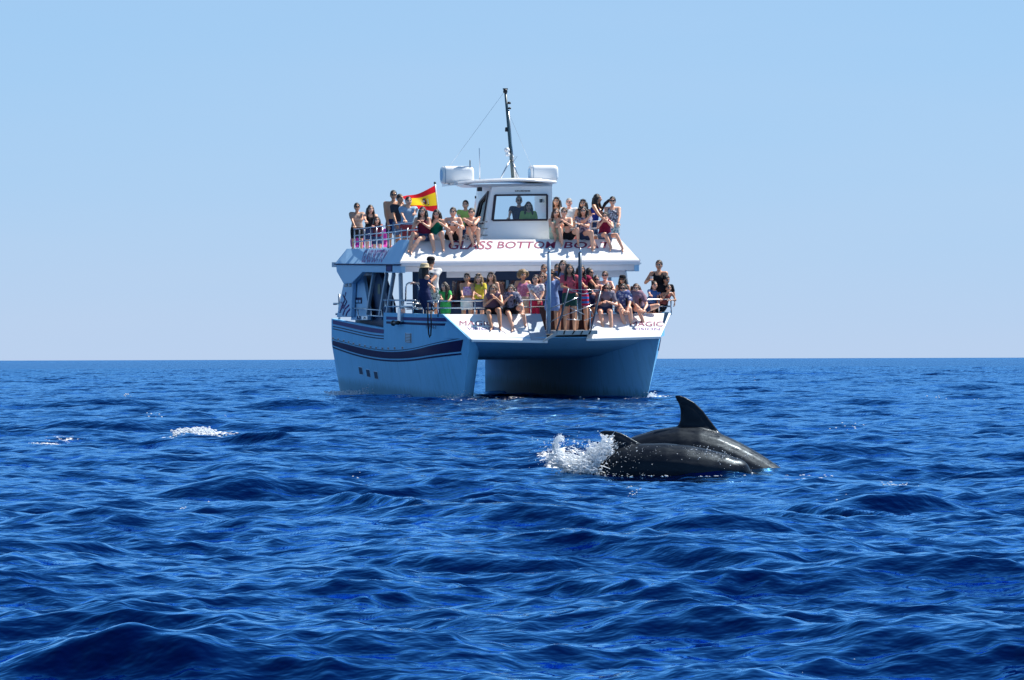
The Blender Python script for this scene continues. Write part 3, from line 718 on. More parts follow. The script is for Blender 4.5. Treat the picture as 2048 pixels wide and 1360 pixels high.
# aft fin with its printed swirls, louvre windows and the recessed cabin side
mb = MB(); fin = [Bp(x, y, -2.72) for x, y in [(689, 556), (706, 556), (702, 634), (673, 634)]]
mb.slab(fin, (0.1, 0, 0)); finob = mb.build('side_fin', PALE2, boat, bevel=0.02)
mb = MB(); finp = [(2.62, p.y, p.z) for p in fin]; mb.slab(finp, (0.1, 0, 0)); mb.build('side_fin', PALE2, boat, bevel=0.02)
for (x0, x1) in ((689, 695), (697, 702.5)):
    mb = MB(); q = [Bp(x, y, -2.722) for x, y in [(x0, 574), (x1, 574), (x1+.5, 559), (x0+2, 559)]]
    mb.slab(q, (-.006, 0, 0)); lw = mb.build('louvre_window', BLACK, boat)
    for k in range(4):
        c = [Bp(x, y, -2.732) for x, y in [(x0+1, 572-3.4*k), (x1-1, 572-3.4*k), (x1-1, 571-3.4*k), (x0+1, 571-3.4*k)]]
        mb = MB(); mb.slab(c, (-.01, 0, 0)); mb.build('slat', PALE2, lw)
for pts in ([(686, 590), (690, 600), (684, 612), (680, 625)], [(692, 585), (689, 595), (694, 603), (687, 616)], [(698, 610), (690, 618), (686, 630)], [(700, 618), (694, 625), (692, 632)], [(683, 605), (688, 610), (683, 618)]):
    mb = MB(); mb.tube([Bp(x, y, -2.725) for x, y in pts], 0.022, 5); mb.build('swirl_mark', INKPURP, finob, smooth=True)
mb = MB(); mb.slab([Bp(x, y, -2.6) for x, y in [(706, 560), (726, 548), (736.5, 617), (736, 640), (702, 640)]], (0.08, 0, 0)); cab = mb.build('cabin_side', PALE2, boat)
mb = MB(); mb.slab([(2.6, p.y, p.z) for p in [Bp(x, y, -2.6) for x, y in [(706, 560), (726, 548), (736.5, 617), (736, 640), (702, 640)]]], (-0.08, 0, 0)); mb.build('cabin_side', PALE2, boat)
for x0, y0, x1, y1, m in [(710.5, 595, 724, 607, NAVY), (714, 632, 721, 639, NAVY), (724, 632, 735, 639, WHITE)]:
    mb = MB(); mb.slab([Bp(x0, y1, -2.605), Bp(x1, y1, -2.605), Bp(x1, y0, -2.605), Bp(x0, y0, -2.605)], (-.006, 0, 0)); sg = mb.build('sign_plate', m, boat)
    if m is WHITE:
        mb = MB(); mb.slab([Bp(726.5, 638, -2.614), Bp(729.5, 633.5, -2.614), Bp(732.5, 638, -2.614), Bp(729.5, 636, -2.614)], (-.004, 0, 0)); mb.build('arrow_mark', NAVY, sg)
    elif y0 < 600:
        for k in range(2):
            mb = MB(); mb.slab([Bp(712+k*5.5, 605, -2.614), Bp(716+k*5.5, 605, -2.614), Bp(716+k*5.5, 600, -2.614), Bp(712+k*5.5, 600, -2.614)], (-.004, 0, 0)); mb.build('notice', PALE2, sg)
# stairs well and dark inner bulkhead seen through the starboard side
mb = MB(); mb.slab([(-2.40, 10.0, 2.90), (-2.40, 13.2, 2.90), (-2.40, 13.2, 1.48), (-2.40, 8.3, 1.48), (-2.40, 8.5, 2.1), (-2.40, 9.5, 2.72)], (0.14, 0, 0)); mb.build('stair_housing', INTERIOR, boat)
mb = MB(); q = A(757, 572, 8.4); mb.box((-2.412, 9.75, 2.35), (-2.402, 10.05, 2.6)); mb.build('notice_plate', mat('olive_notice', (0.12, 0.14, 0.06), 0.5, noise_amt=0.3), boat)
mb = MB(); mb.slab([Bp(727.5, 546.5, -2.6), Bp(745.5, 546.5, -2.6), Bp(745.5, 551, -2.6), Bp(727.5, 551, -2.6)], (0.02, 0, 0)); mb.build('name_board', WHITE, boat)
# saloon: dark bulkhead with glazed openings
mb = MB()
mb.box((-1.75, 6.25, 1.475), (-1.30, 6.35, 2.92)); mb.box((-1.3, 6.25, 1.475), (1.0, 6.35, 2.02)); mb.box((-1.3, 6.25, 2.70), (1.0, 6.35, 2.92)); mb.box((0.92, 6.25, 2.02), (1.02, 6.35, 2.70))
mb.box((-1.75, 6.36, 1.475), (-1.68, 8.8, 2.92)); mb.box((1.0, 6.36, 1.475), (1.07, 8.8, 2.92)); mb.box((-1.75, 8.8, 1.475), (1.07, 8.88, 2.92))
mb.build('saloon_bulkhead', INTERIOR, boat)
for x0, x1 in ((-1.29, -.62), (-.55, .05), (.12, .91)):
    mb = MB(); mb.box((x0, 6.28, 2.03), (x1, 6.30, 2.69)); w = mb.build('window', GLASS, boat)
    mb = MB(); mb.box((x1+.005, 6.23, 2.02), (x1+.065, 6.36, 2.70)); mb.build('mullion', GREYPIPE, boat)
mb = MB(); mb.box((-1.5, 7.4, 1.5), (0.8, 7.9, 2.1)); mb.build('bar_counter', mat('bar_grey', (0.22, 0.28, 0.36), 0.4, noise_amt=0.4, noise_scale=7), boat)
mb = MB(); mb.box((1.03, 6.22, 2.05), (1.52, 6.27, 2.86)); mb.build('door_panel', PALE2, boat, bevel=0.01)
# port side front windows: sills, mullions, panes
wz0, wz1 = 1.95, 2.86
for x in (1.55, 2.02, 2.42):
    mb = MB(); mb.box((x-.035, 5.2, 1.475), (x+.035, 5.3, 2.9)); mb.build('mullion', GREYPIPE, boat, bevel=0.01)
mb = MB(); mb.beam((2.98, 5.25, 1.9), (2.78, 5.25, 2.9), .08, .12); mb.build('corner_pillar', WHITE, boat, bevel=0.015)
for x0, x1 in ((1.59, 1.98), (2.06, 2.38), (2.46, 2.80)):
    mb = MB(); mb.box((x0, 5.24, wz0), (x1, 5.25, wz1)); mb.build('window', GLASS, boat)
mb = MB(); mb.box((1.55, 5.19, 1.475), (2.7, 5.31, 1.94)); mb.build('window_sill', PALE2, boat)

# roof visor: sloping front, sides, fascia
zl, zt = 3.18, 3.69
VB, VT, AF, AT = 2.97, 2.60, 4.40, 5.02
rings = []
def side_top(a): return 3.70 if a < 6.2 else (3.70-0.20*min(1, (a-6.2)/1.2))
mb = MB()
mb.slab([(-VB, AF, zl), (VB, AF, zl), (VT+.04, AT, zt), (-VT-.0, AT, zt)], (0, 0.06, -0.07)); visor = mb.build('roof_visor', WHITE, boat, bevel=0.02)
VN = Vector((0, -(zt-zl), (AT-AF))).normalized()
for s in (-1, 1):
    mb = MB(); cols_ = [AT-.0, 5.6, 6.2, 6.8, 7.4, 8.5, 10, 11.5, 12.95]; rr = []
    ringA = [[(s*VB, AF, zl-.06), (s*VB, AF, zl), (s*(VT), AT, zt), (s*(VT-.12), AT+.02, zt)]]
    for a in cols_[1:]:
        st_ = side_top(a); e = max(0, (a-11.5)/1.5)*.12
        ringA.append([(s*VB, a, 3.10), (s*VB, a, 3.12), (s*(VT+.02+e*.3), a-.0, st_), (s*(VT-.1), a, st_)])
    mb.loft(ringA, closed=False, caps=False)
    # inner face so the bulwark has thickness
    mb.loft([[r[3], (r[3][0], r[3][1], 3.2)] for r in ringA], closed=False, caps=False)
    sob = mb.build('roof_side', PALE2, boat)
    if s < 0: side_l = sob
mb = MB(); mb.slab([(-VT, AT-.002, zt+.002), (VT, AT-.002, zt+.002), (VT, AT+.55, zt+.002), (-VT, AT+.55, zt+.002)], (0, 0, -.06)); mb.build('front_seat', WHITE, boat, bevel=0.012)
mb = MB(); mb.slab([(-VT, AT+.5, zt-.06), (VT, AT+.5, zt-.06), (VT, AT+.55, zt-.06), (-VT, AT+.55, zt-.06)], (0, 0, -.5)); mb.build('seat_riser', PALE2, boat)
mb = MB(); mb.box((-VB+.03, AF+.10, 3.02), (VB-.03, 13.6, 3.15)); mb.build('upper_deck', mat('deckhead_paint', (0.45, 0.50, 0.58), 0.6, noise_amt=0.1), boat)
mb = MB(); mb.box((-VB, AF-.01, 3.065), (VB, AF+.04, 3.165)); mb.build('fascia', LILAC, boat, bevel=0.012)
mb = MB(); mb.slab([(-VB+.1, AF+.1, 2.93), (VB-.1, AF+.1, 2.93), (VB-.02, AF+.05, 3.06), (-VB+.02, AF+.05, 3.06)], (0, .06, 0)); mb.build('fascia', LILAC, boat)
# header beam of the fore deck opening with its slanted ends
mb = MB(); mb.box((-1.7, 5.0, 2.78), (-.75, 5.06, 2.93)); mb.build('header_beam', LILAC, boat)
mb = MB(); mb.slab([(-.75, 5.0, 2.78), (-.62, 5.0, 2.70), (-.48, 5.0, 2.93), (-.75, 5.0, 2.93)], (0, .06, 0)); mb.build('header_bracket', LILAC, boat)
mb = MB(); mb.box((1.3, 5.0, 2.76), (2.75, 5.06, 2.93)); mb.build('header_beam', LILAC, boat)
# big lettering on the visor slope and on the starboard roof side
def vq(x0, x1, yb, yt): return panel_quad(x0, x1, yb, yt, (0, AF, zl), VN)
text_on('GLASS', vq(897, 986, 499, 482), INKRED, visor, shear=0.2, bold=0.012)
text_on('BOTTOM', vq(994, 1112, 497, 483), INKRED, visor, shear=0.15, bold=0.012)
text_on('BOAT', vq(1127, 1222, 497, 484), INKRED, visor, shear=0.15, bold=0.012)
sl_n = Vector((-(3.5-3.12), 0, (VB-VT))).normalized()
s0 = Vector((-VB, 8, 3.12))
text_on('GLASS BOTTOM BOAT', (Bp(722, 526, -2.94), Bp(792, 526, -2.94), Vector((-2.66, Bp(730, 503, -2.66).y, 3.46))), INKPURP, side_l, off=0.012, bold=0.02)
# starboard registration
qa, qz = on_hull(853, 657); qb, _ = on_hull(872, 655)
text_on('1\u00aa MH-1', (skin(qa, qz, .0), skin(qb, qz, .0), skin(qa, qz+.09, .0)), NAVY, hull_s, off=0.012)

# upper guard rails
UR = -2.55
top_l = [Bp(707.5, 458.5, -2.5), Bp(762, 452.5, UR), Bp(789, 450, UR), Vector((UR, 6.0, 4.10)), Vector((-2.42, 5.35, 4.11)), Vector((-2.2, 5.2, 4.12)), Vector((-.62, 5.3, 4.13))]
def lower(pts, dz): return [p-Vector((0, 0, dz)) for p in pts]
posts = [709, 719, 729, 741.5, 753, 765, 777.5, 790, 803, 815]
rail_obj('upper_rail', STEEL, [top_l, lower(top_l, .17), lower(top_l, .33)], 0.018,
         sub=[[Bp(x, 456, UR+.02) if x > 712 else Bp(x, 457, -2.5), Vector((Bp(x, 456, UR+.02).x if x > 712 else -2.5, Bp(x, 456, UR+.02).y if x > 712 else Bp(x, 457, -2.5).y, 3.46))] for x in posts] +
         [[Vector((b, 5.25, 4.12)), Vector((b, 5.25, 3.66))] for b in (-2.2, -1.75, -1.3, -.85)])
top_r = [Vector((1.05, 5.3, 4.15)), Vector((2.3, 5.2, 4.12)), Vector((2.55, 5.4, 4.12)), Vector((2.58, 6.5, 4.12)), Vector((2.58, 12.6, 4.05))]
rail_obj('upper_rail', STEEL, [top_r, lower(top_r, .17), lower(top_r, .33)], 0.018, sub=[[Vector((b, 5.25, 4.12)), Vector((b, 5.25, 3.66))] for b in (1.3, 1.95, 2.3)] + [[Vector((2.58, a, 4.1)), Vector((2.58, a, 3.4))] for a in (6.2, 8, 10, 12.3)])

# magenta and coral moulded seats on the upper deck
def seat(c, m, yaw=0):
    x, y, z = c; mb = MB()
    prof = [(-.2, .02), (-.18, .05), (.0, .03), (.18, .06), (.24, .2), (.27, .45), (.26, .5)]
    rings = []
    for (dy, dz_) in prof:
        w = .16 if dz_ < .4 else .11
        rings.append([(x-w, y+dy, z+.36+dz_), (x-w*.5, y+dy+.02, z+.36+dz_-.015), (x+w*.5, y+dy+.02, z+.36+dz_-.015), (x+w, y+dy, z+.36+dz_),
                      (x+w, y+dy+.025, z+.345+dz_), (x-w, y+dy+.025, z+.345+dz_)])
    mb.loft(rings); so = mb.build('deck_seat', m, boat, smooth=True)
    mb = MB()
    for sx in (-.16, .16): mb.tube([(x+sx, y-.1, z), (x+sx, y, z+.37)], .015, 6); mb.tube([(x+sx, y+.18, z), (x+sx, y, z+.37)], .015, 6)
    mb.build('seat_frame', WHITE, so)
for px, b in ((716, -2.05), (726, -2.0), (756, -2.1), (769, -2.05)):
    q = Bp(px, 478, b); seat((q.x, q.y, 3.16), MAGENTA)
for px, a in ((827, 6.9), (838, 6.9), (1130, 6.6), (1150, 6.6)):
    q = A(px, 470, a); seat((q.x, q.y, 3.16), CORAL)

# wheelhouse
WA = 5.62
def wq(x, y, a=WA): return A(x, y, a)
c_tl, c_tr, c_bl, c_br = wq(984, 374, WA+.12), wq(1104, 372, WA+.12), wq(965, 487), wq(1106, 487)
w_tl, w_tr, w_bl, w_br = wq(990.5, 390.5, WA+.1), wq(1094, 389.5, WA+.1), wq(985, 440.5, WA+.03), wq(1094, 439.5, WA+.03)
T = Vector((0, .06, 0))
for pts in ([c_tl, c_tr, w_tr, w_tl], [c_bl, c_br, w_br, w_bl], [c_tl, w_tl, w_bl, c_bl], [c_tr, c_br, w_br, w_tr]):
    mb = MB(); mb.slab(pts, T); mb.build('wheelhouse_front', WHITE, boat)
g = Vector((0, -.012, 0))
mb = MB()
for p, q in ((w_tl, w_tr), (w_bl, w_br), (w_tl, w_bl), (w_tr, w_br)): mb.beam(p+g, q+g, .05, .045)
wf = mb.build('windscreen_frame', FRAMEM, boat)
mb = MB(); mb.slab([w_bl+T*.5, w_br+T*.5, w_tr+T*.5, w_tl+T*.5], (0, .006, 0)); mb.build('windscreen', GLASS, wf)
text_on('KIKUMDEDM', (wq(1030, 383.5, WA+.09), wq(1060, 383.5, WA+.09), wq(1030, 380.5, WA+.1)), BLACK, boat, name='name_plate_lettering', bold=.03)
# starboard side of the wheelhouse with its tall window
def ws(px, py, f):    # f: 0 front edge .. 1 aft edge
    return None
A1 = WA+1.75
xs = c_tl.x
s_tf, s_bf = c_tl, c_bl
s_ta = Vector((c_tl.x-.02, A1, c_tl.z+.02)); s_ba = Vector((c_bl.x+.0, A1, 3.2))
sb_f = Vector((c_bl.x, WA, c_bl.z))
wi = [Vector((c_tl.x+(c_bl.x-c_tl.x)*f-.0, a, z)) for a, z, f in ((WA+.3, 4.86, .15), (WA+.95, 4.62, .4), (WA+1.25, 4.12, .65), (WA+.3, 4.10, .65))]
S_ = Vector((.05, 0, 0))
for pts in ([s_tf, s_ta, wi[1], wi[0]], [s_tf, wi[0], wi[3], s_bf], [s_bf, wi[3], wi[2], s_ba], [s_ta, s_ba, wi[2], wi[1]]):
    mb = MB(); mb.slab(pts, S_); mb.build('wheelhouse_side', WHITE, boat)
mb = MB()
for i in range(4): mb.beam(wi[i]-Vector((.012, 0, 0)), wi[(i+1) % 4]-Vector((.012, 0, 0)), .04, .05)
sf = mb.build('side_window_frame', FRAMEM, boat)
mb = MB(); mb.slab([p+S_*.5 for p in wi], (.006, 0, 0)); mb.build('side_window', GLASS, sf)
mb = MB(); mb.slab([c_tr, Vector((c_tr.x, A1, c_tr.z)), Vector((c_br.x, A1, 3.2)), Vector((c_br.x, WA, 3.3)), c_br], (-.05, 0, 0)); mb.build('wheelhouse_side', WHITE, boat)
mb = MB(); mb.box((c_bl.x+.1, WA+.15, 3.9), (c_br.x-.1, WA+.55, 4.08)); mb.build('console', mat('console_grey', (.5, .52, .55), .5, noise_amt=.2), boat)
mb = MB(); mb.beam(A(1083, 398, 6.6), A(1083, 405, 6.6), .09, .09); mb.build('radio', BLACK, boat)
mb = MB(); mb.slab([A(1082, 405, 7.0), A(1094, 405, 7.0), A(1094, 392, 7.0), A(1080, 392, 7.0)], (0, .05, 0)); mb.build('aft_panel', PALE2, boat)
# dark door frame beside it
rail_obj('door_frame', BLACK, [[A(956, 473, 6.2), A(955, 447, 6.2), A(957, 444, 6.2), A(966, 443, 6.2), A(968.5, 447, 6.2), A(970.5, 473, 6.2)]], 0.022)
mb = MB(); mb.slab([A(957, 472, 6.25), A(969, 472, 6.25), A(967, 446, 6.25), A(957, 446, 6.25)], (0, .02, 0)); mb.build('door_leaf', LILAC, boat)
# flying roof with cambered front edge
RA0, RA1 = WA-.28, WA+1.9
xl, xr = A(884, 370, RA1).x, A(1114, 366, WA).x
rings = []
for k in range(13):
    f = k/12; x = xl+(xr-xl)*f; cam_ = .075*(1-(2*f-1.1)**2)
    z0 = 5.03+cam_; a0 = RA0+.35*abs(2*f-1)**2.2
    rings.append([(x, a0, z0+.015), (x, a0-.03, z0+.05), (x, a0, z0+.085), (x, RA1, z0+.105), (x, RA1, z0-.0)])
mb = MB(); mb.loft(rings); roof = mb.build('wheelhouse_roof', WHITE, boat, smooth=False)
# ceiling soffit block between roof and walls
mb = MB(); mb.slab([A(946, 374, WA+.35), A(1104, 372, WA+.35), A(1106, 366, WA+.35), A(930, 369, WA+.35)], (0, 1.2, 0)); mb.build('roof_soffit', LILAC, boat)
mb = MB(); q = A(959, 378.5, WA+.3); mb.box((q.x-.055, q.y-.06, q.z-.05), (q.x+.055, q.y+.06, q.z+.05)); mb.build('flood_lamp', BLACK, boat, bevel=.01)
mb = MB(); mb.tube([A(951, 392, WA+1.2), A(951, 397, WA+1.2)], .02, 8); mb.build('small_lamp', BLACK, boat)
# mast leaning back to starboard with lights, struts and instruments
M0, M1 = A(1026, 358, WA+.9), A(1010.5, 181, WA+.9)
mast_mb = MB(); mast_mb.tube([M0, M0.lerp(M1, .5), M1], [.042, .036, .03], 10)
mast = mast_mb.build('mast', mat('mast_dark_green_paint', (0.03, 0.07, 0.09), .35, noise_amt=.2), boat, smooth=True)
mb = MB(); mb.tube([M0+Vector((.05, .02, 0)), M0.lerp(M1, .78)+Vector((.045, .02, 0))], .016, 8); mb.build('cable_conduit', STEEL, mast, smooth=True)
for f, dxx, r, h in ((.995, 0, .05, .10), (.86, .07, .04, .06), (.80, .07, .035, .05), (.56, -.06, .03, .11)):
    q = M0.lerp(M1, f)+Vector((dxx, 0, 0)); mb = MB()
    mb.tube([q-Vector((0, 0, h/2)), q-Vector((0, 0, h*.2)), q+Vector((0, 0, h*.3)), q+Vector((0, 0, h/2))], [r, r*1.15, r, r*.6], 10); mb.build('navigation_light', BLACK, mast, smooth=True)
mb = MB(); q = M0.lerp(M1, .995); mb.beam(q+Vector((-.06, 0, .05)), q+Vector((.06, 0, .05)), .04, .03); mb.build('mast_bracket', BLACK, mast)
q = M0.lerp(M1, .30)+Vector((-.10, -.02, 0)); mb = MB(); mb.tube([q+Vector((0, -.06, .06)), q+Vector((0, .06, .06))], .06, 12); mb.tube([q+Vector((0.02, -.06, -.05)), q+Vector((.02, .06, -.05))], .05, 12); mb.build('horn', WHITE, mast, smooth=True)
q = M0.lerp(M1, .31); mb = MB(); mb.box((q.x-.05, q.y-.05, q.z-.05), (q.x-.01, q.y, q.z+.05)); mb.build('horn_bracket', BLACK, mast)
J_ = M0.lerp(M1, .24)
for e in (A(1000, 359, WA+.6), A(1038, 357, WA+.6), A(1034, 357, WA+1.6)):
    mb = MB(); mb.tube([J_, e], .018, 8); mb.build('mast_strut', STEEL, mast, smooth=True)
mb = MB(); mb.tube([A(1024, 327, WA+.9), A(1034, 313, WA+.9), A(1020, 317, WA+.9)], .012, 6); mb.build('spreader', STEEL, mast)
mb = MB(); mb.tube([M1, A(900, 331, WA+1.4)], .0035, 4); mb.build('stay_wire', STEEL, mast)
mb = MB(); mb.tube([M0.lerp(M1, .8), A(1062, 331, WA+1.4)], .0030, 4); mb.build('stay_wire', STEEL, mast)
mb = MB(); mb.tube([A(959.5, 364, WA+.7), A(959.5, 330, WA+.7), A(958.5, 296, WA+.7)], [.018, .014, .010], 8); mb.build('whip_antenna', WHITE, roof, smooth=True)
mb = MB(); mb.tube([A(940, 332, WA+.9), A(940, 320, WA+.9)], .014, 8); mb.build('stub_antenna', BLACK, roof, smooth=True)
flush_text()

# mooring line hanging in a loop from the rail
rp_pts = [A(856, 606, 1.7), A(855.5, 625, 1.65), A(856, 650, 1.62), A(857.5, 668, 1.6), A(859.5, 675, 1.6), A(861.5, 670, 1.6), A(862.5, 650, 1.62), A(862, 628, 1.65), A(863, 606, 1.7), A(867, 612, 1.7), A(871, 618, 1.7), A(867, 622, 1.7), A(862, 617, 1.7)]
def world_obj(name, mb, m, label, cat, group=None, smooth=True, origin=None):
    """a top-level thing built in boat coordinates, its own origin at its base"""
    o = Vector(origin) if origin is not None else Vector(mb.v[0])
    mb.v = [tuple(Vector(p)-o) for p in mb.v]
    ob = mb.build(name, m, None, smooth=smooth); ob.matrix_world = BOAT @ Matrix.Translation(o)
    return tag(ob, label, cat, group)
mb = MB(); mb.tube(rp_pts, .017, 6); world_obj('mooring_rope', mb, ROPE, 'dark mooring line hanging in a long loop down the shade-tinted white hull', 'rope')

# life raft canisters
def raft(px0, px1, pyt, pyb, label):
    a = WA+.75
    p0, p1 = A(px0, (pyt+pyb)/2, a), A(px1, (pyt+pyb)/2, a)
    r = (A(px0, pyt, a)-A(px0, pyb, a)).length/2*.97
    base_ = Vector(((p0.x+p1.x)/2, a, p0.z-r))
    root = empty('life_raft_canister', BOAT @ Matrix.Translation(base_), label, 'life raft', 'life raft canisters on the wheelhouse roof')
    L = (p1.x-p0.x)/2; c = Vector((0, 0, r))
    ts = [(-L, .80), (-L+.02, .92), (-L+.06, .985), (-L+.12, 1), (0, 1), (L-.12, 1), (L-.06, .985), (L-.02, .90), (L, .76)]
    def sq(t, k, q=.55): return [c+Vector((t, r*k*math.copysign(abs(cos(2*pi*i/32))**q, cos(2*pi*i/32)), r*k*math.copysign(abs(sin(2*pi*i/32))**q, sin(2*pi*i/32)))) for i in range(32)]
    mb = MB(); mb.loft([sq(t, k) for t, k in ts]); mb.build('canister_shell', RAFT, root, smooth=True)
    for t in (-L*.45, L*.45):
        mb = MB(); mb.loft([sq(t-.010, 1.006), sq(t+.010, 1.006)]); mb.build('strap', RAFT, root)
    mb = MB(); mb.loft([sq(-L-.012, .62, .8), sq(-L+.005, .62, .8)]); mb.build('end_cap', PALE2, root)
    mb = MB(); mb.loft([sq(-L+.05, .992), sq(-L+.066, .992)]); mb.build('lid_seam', GREYPIPE, root)
    for t in (-L*.6, L*.6):
        mb = MB(); mb.slab([Vector((t-.03, -r*.8, -.02)), Vector((t-.03, r*.8, -.02)), Vector((t-.03, r*.5, r*.3)), Vector((t-.03, -r*.5, r*.3))], (.06, 0, 0)); mb.build('cradle', STEEL, root)
raft(883, 945, 331.5, 369, 'white life raft canister on the roof end above the flag, its round end cap showing')
raft(1059, 1113.5, 330, 364, 'white life raft canister on the roof right of the leaning mast')

# ------------------------------------------------------------------ flag
fa = 12.4
F_t, F_b = A(870.5, 370, fa), A(877, 424, fa)
flag = empty('flag', BOAT @ Matrix.Translation(A(881, 470, fa)), 'red and yellow Spanish flag with coat of arms flying from a slim white staff', 'flag')
fo = A(881, 470, fa)
mb = MB(); mb.tube([A(883, 490, fa)-fo, F_b-fo, A(870, 366, fa)-fo], .014, 8); fs = mb.build('flagstaff', WHITE, flag, smooth=True)
mb = MB(); mb.ball(A(869.8, 366, fa)-fo, .035); mb.build('finial', BLACK, fs, smooth=True)
G_t, G_b = A(806, 394, fa+.25), A(823, 414, fa+.25)
NU, NV = 30, 24
mb = MB(); vs = []
def fp(u, v):
    p = F_t.lerp(F_b, v).lerp(G_t.lerp(G_b, v), u)
    wv = .07*sin(u*7.5+v*1.6)*u**.6 + .03*sin(u*15-v*4)*u
    sag = .05*sin(u*pi)*(1-.6*v)
    return p + Vector((0.02*sin(v*5+u*6), wv, -sag+.02*sin(u*9+v*3)*u)) - fo
for j in range(NV+1):
    for i in range(NU+1): vs.append(fp(i/NU, j/NV))
fsx, mi = [], []
for j in range(NV):
    for i in range(NU):
        fsx.append((j*(NU+1)+i, j*(NU+1)+i+1, (j+1)*(NU+1)+i+1, (j+1)*(NU+1)+i)); mi.append(1 if NV/4 <= j < 3*NV/4 else 0)
mb.v = [tuple(p) for p in vs]; mb.f = fsx; mb.m = mi
def cloth(name, c):
    m = bpy.data.materials.new(name); m.use_nodes = True; n, l = m.node_tree.nodes, m.node_tree.links
    b = n['Principled BSDF']; b.inputs['Base Color'].default_value = (*c, 1); b.inputs['Roughness'].default_value = .8
    tl = n.new('ShaderNodeBsdfTranslucent'); tl.inputs['Color'].default_value = (*c, 1)
    mx = n.new('ShaderNodeMixShader'); mx.inputs['Fac'].default_value = .45
    l.new(b.outputs[0], mx.inputs[1]); l.new(tl.outputs[0], mx.inputs[2]); l.new(mx.outputs[0], n['Material Output'].inputs['Surface'])
    return m
fl_ = mb.build('flag_cloth', [cloth('flag_red', (.62, .012, .02)), cloth('flag_yellow', (.85, .55, .02))], flag, smooth=True, fix=False)
# coat of arms: shield, crown, pillars, each sitting on the rippling cloth
def arms(poly, m, name='coat_of_arms', d=.006):
    mb = MB(); pts = [fp(u, v)+Vector((0, -d, 0)) for u, v in poly]; mb.add(pts, [tuple(range(len(pts)))]); mb.build(name, m, fl_, fix=False)
dk = mat('arms_crimson', (.25, .02, .03), .7, noise_amt=.5, noise_scale=40); dk2 = mat('arms_dark', (.05, .035, .03), .7, noise_amt=.3); lt = mat('arms_pale', (.6, .55, .5), .7, noise_amt=.4, noise_scale=40)
arms([(.33, .43), (.47, .43), (.47, .58), (.43, .65), (.40, .67), (.36, .65), (.33, .58)], dk)
arms([(.40, .44), (.46, .44), (.46, .53), (.40, .53)], lt, d=.010); arms([(.34, .54), (.395, .54), (.395, .64), (.36, .63), (.34, .58)], dk2, d=.010)
arms([(.35, .42), (.34, .34), (.37, .37), (.40, .32), (.43, .37), (.46, .34), (.45, .42)], dk2)
arms([(.27, .42), (.295, .42), (.295, .65), (.27, .65)], lt); arms([(.505, .42), (.53, .42), (.53, .65), (.505, .65)], lt)
arms([(.255, .66), (.31, .66), (.31, .69), (.255, .69)], dk2); arms([(.49, .66), (.545, .66), (.545, .69), (.49, .69)], dk2)

# ================================================================== PEOPLE
SKINS = {}
def skin_mat(k):
    tones = {'fair': (.80, .43, .29), 'tan': (.62, .30, .175), 'dark': (.22, .10, .06), 'pink': (.80, .40, .30)}
    return mat('skin_'+k, tones[k], .42, noise_amt=.12, noise_scale=10, spec=.45)
HAIRC = {'black': (.008, .006, .006), 'brown': (.030, .015, .009), 'auburn': (.07, .025, .012), 'blonde': (.26, .16, .07), 'grey': (.35, .34, .32), 'lbrown': (.09, .048, .024)}
def hair_mat(k): return mat('hair_'+k, HAIRC[k], .38, noise_amt=.6, noise_scale=45, bump=.02)
LIP = mat('lips', (.30, .07, .06), .4, noise_amt=.1); EYEW = mat('eye_white', (.34, .30, .28), .25, noise_amt=.05); EYED = mat('eye_dark', (.012, .008, .006), .2, noise_amt=.1)
LENS = mat('sunglass_lens', (.008, .008, .012), .08, coat=.5, noise_amt=.1)

def head_mesh():
    nu, nv = 36, 26; v = []; f = []; m = []
    for j in range(nv+1):
        ph = -pi/2+pi*j/nv
        for i in range(nu):
            th = 2*pi*i/nu
            x, y, z = cos(ph)*cos(th), cos(ph)*sin(th), sin(ph)     # y forward
            X, Yy, Z = x*.074, y*.094, z*.115
            if z < 0:
                k = (-z)**1.4; X *= 1-.34*k; Yy = Yy*(1-.12*k)+.012*k
            if y < 0 and z < -.2: Yy *= .86
            def gs(cx, cz, sx, sz): return exp(-((X-cx)/sx)**2-((Z-cz)/sz)**2) if y > 0 else 0
            Yy += .021*gs(0, -.018, .011, .020)+.008*gs(0, .004, .010, .022)
            for s in (-1, 1):
                Yy -= .009*gs(s*.031, .016, .016, .012); Yy += .004*gs(s*.03, .036, .02, .008); Yy += .004*gs(s*.04, -.02, .02, .018)
            Yy += .005*gs(0, -.056, .02, .010)+.008*gs(0, -.09, .02, .016)
            v.append((X, Yy, Z))
    for j in range(nv):
        for i in range(nu):
            a = (j*nu+i, j*nu+(i+1) % nu, (j+1)*nu+(i+1) % nu, (j+1)*nu+i)
            c = np.mean([v[q] for q in a], 0); mi = 0
            if c[1] > .03:
                if abs(c[0]) < .024 and abs(c[2]+.056) < .0085: mi = 1
                for s in (-1, 1):
                    if abs(c[0]-s*.030) < .015 and abs(c[2]-.014) < .0075: mi = 2
                    if abs(c[0]-s*.030) < .008 and abs(c[2]-.014) < .0075: mi = 3
                    if abs(c[0]-s*.032) < .019 and abs(c[2]-.036) < .0052: mi = 3
            f.append(a); m.append(mi)
    # ears
    mb = MB(); mb.v = v; mb.f = f; mb.m = m
    for s in (-1, 1): mb.ell((s*.073, -.008, -.004), [(s*.010, .004, 0), (0, .017, .004), (0, .0, .029)], 8, 6)
    return mb
HEAD = head_mesh()
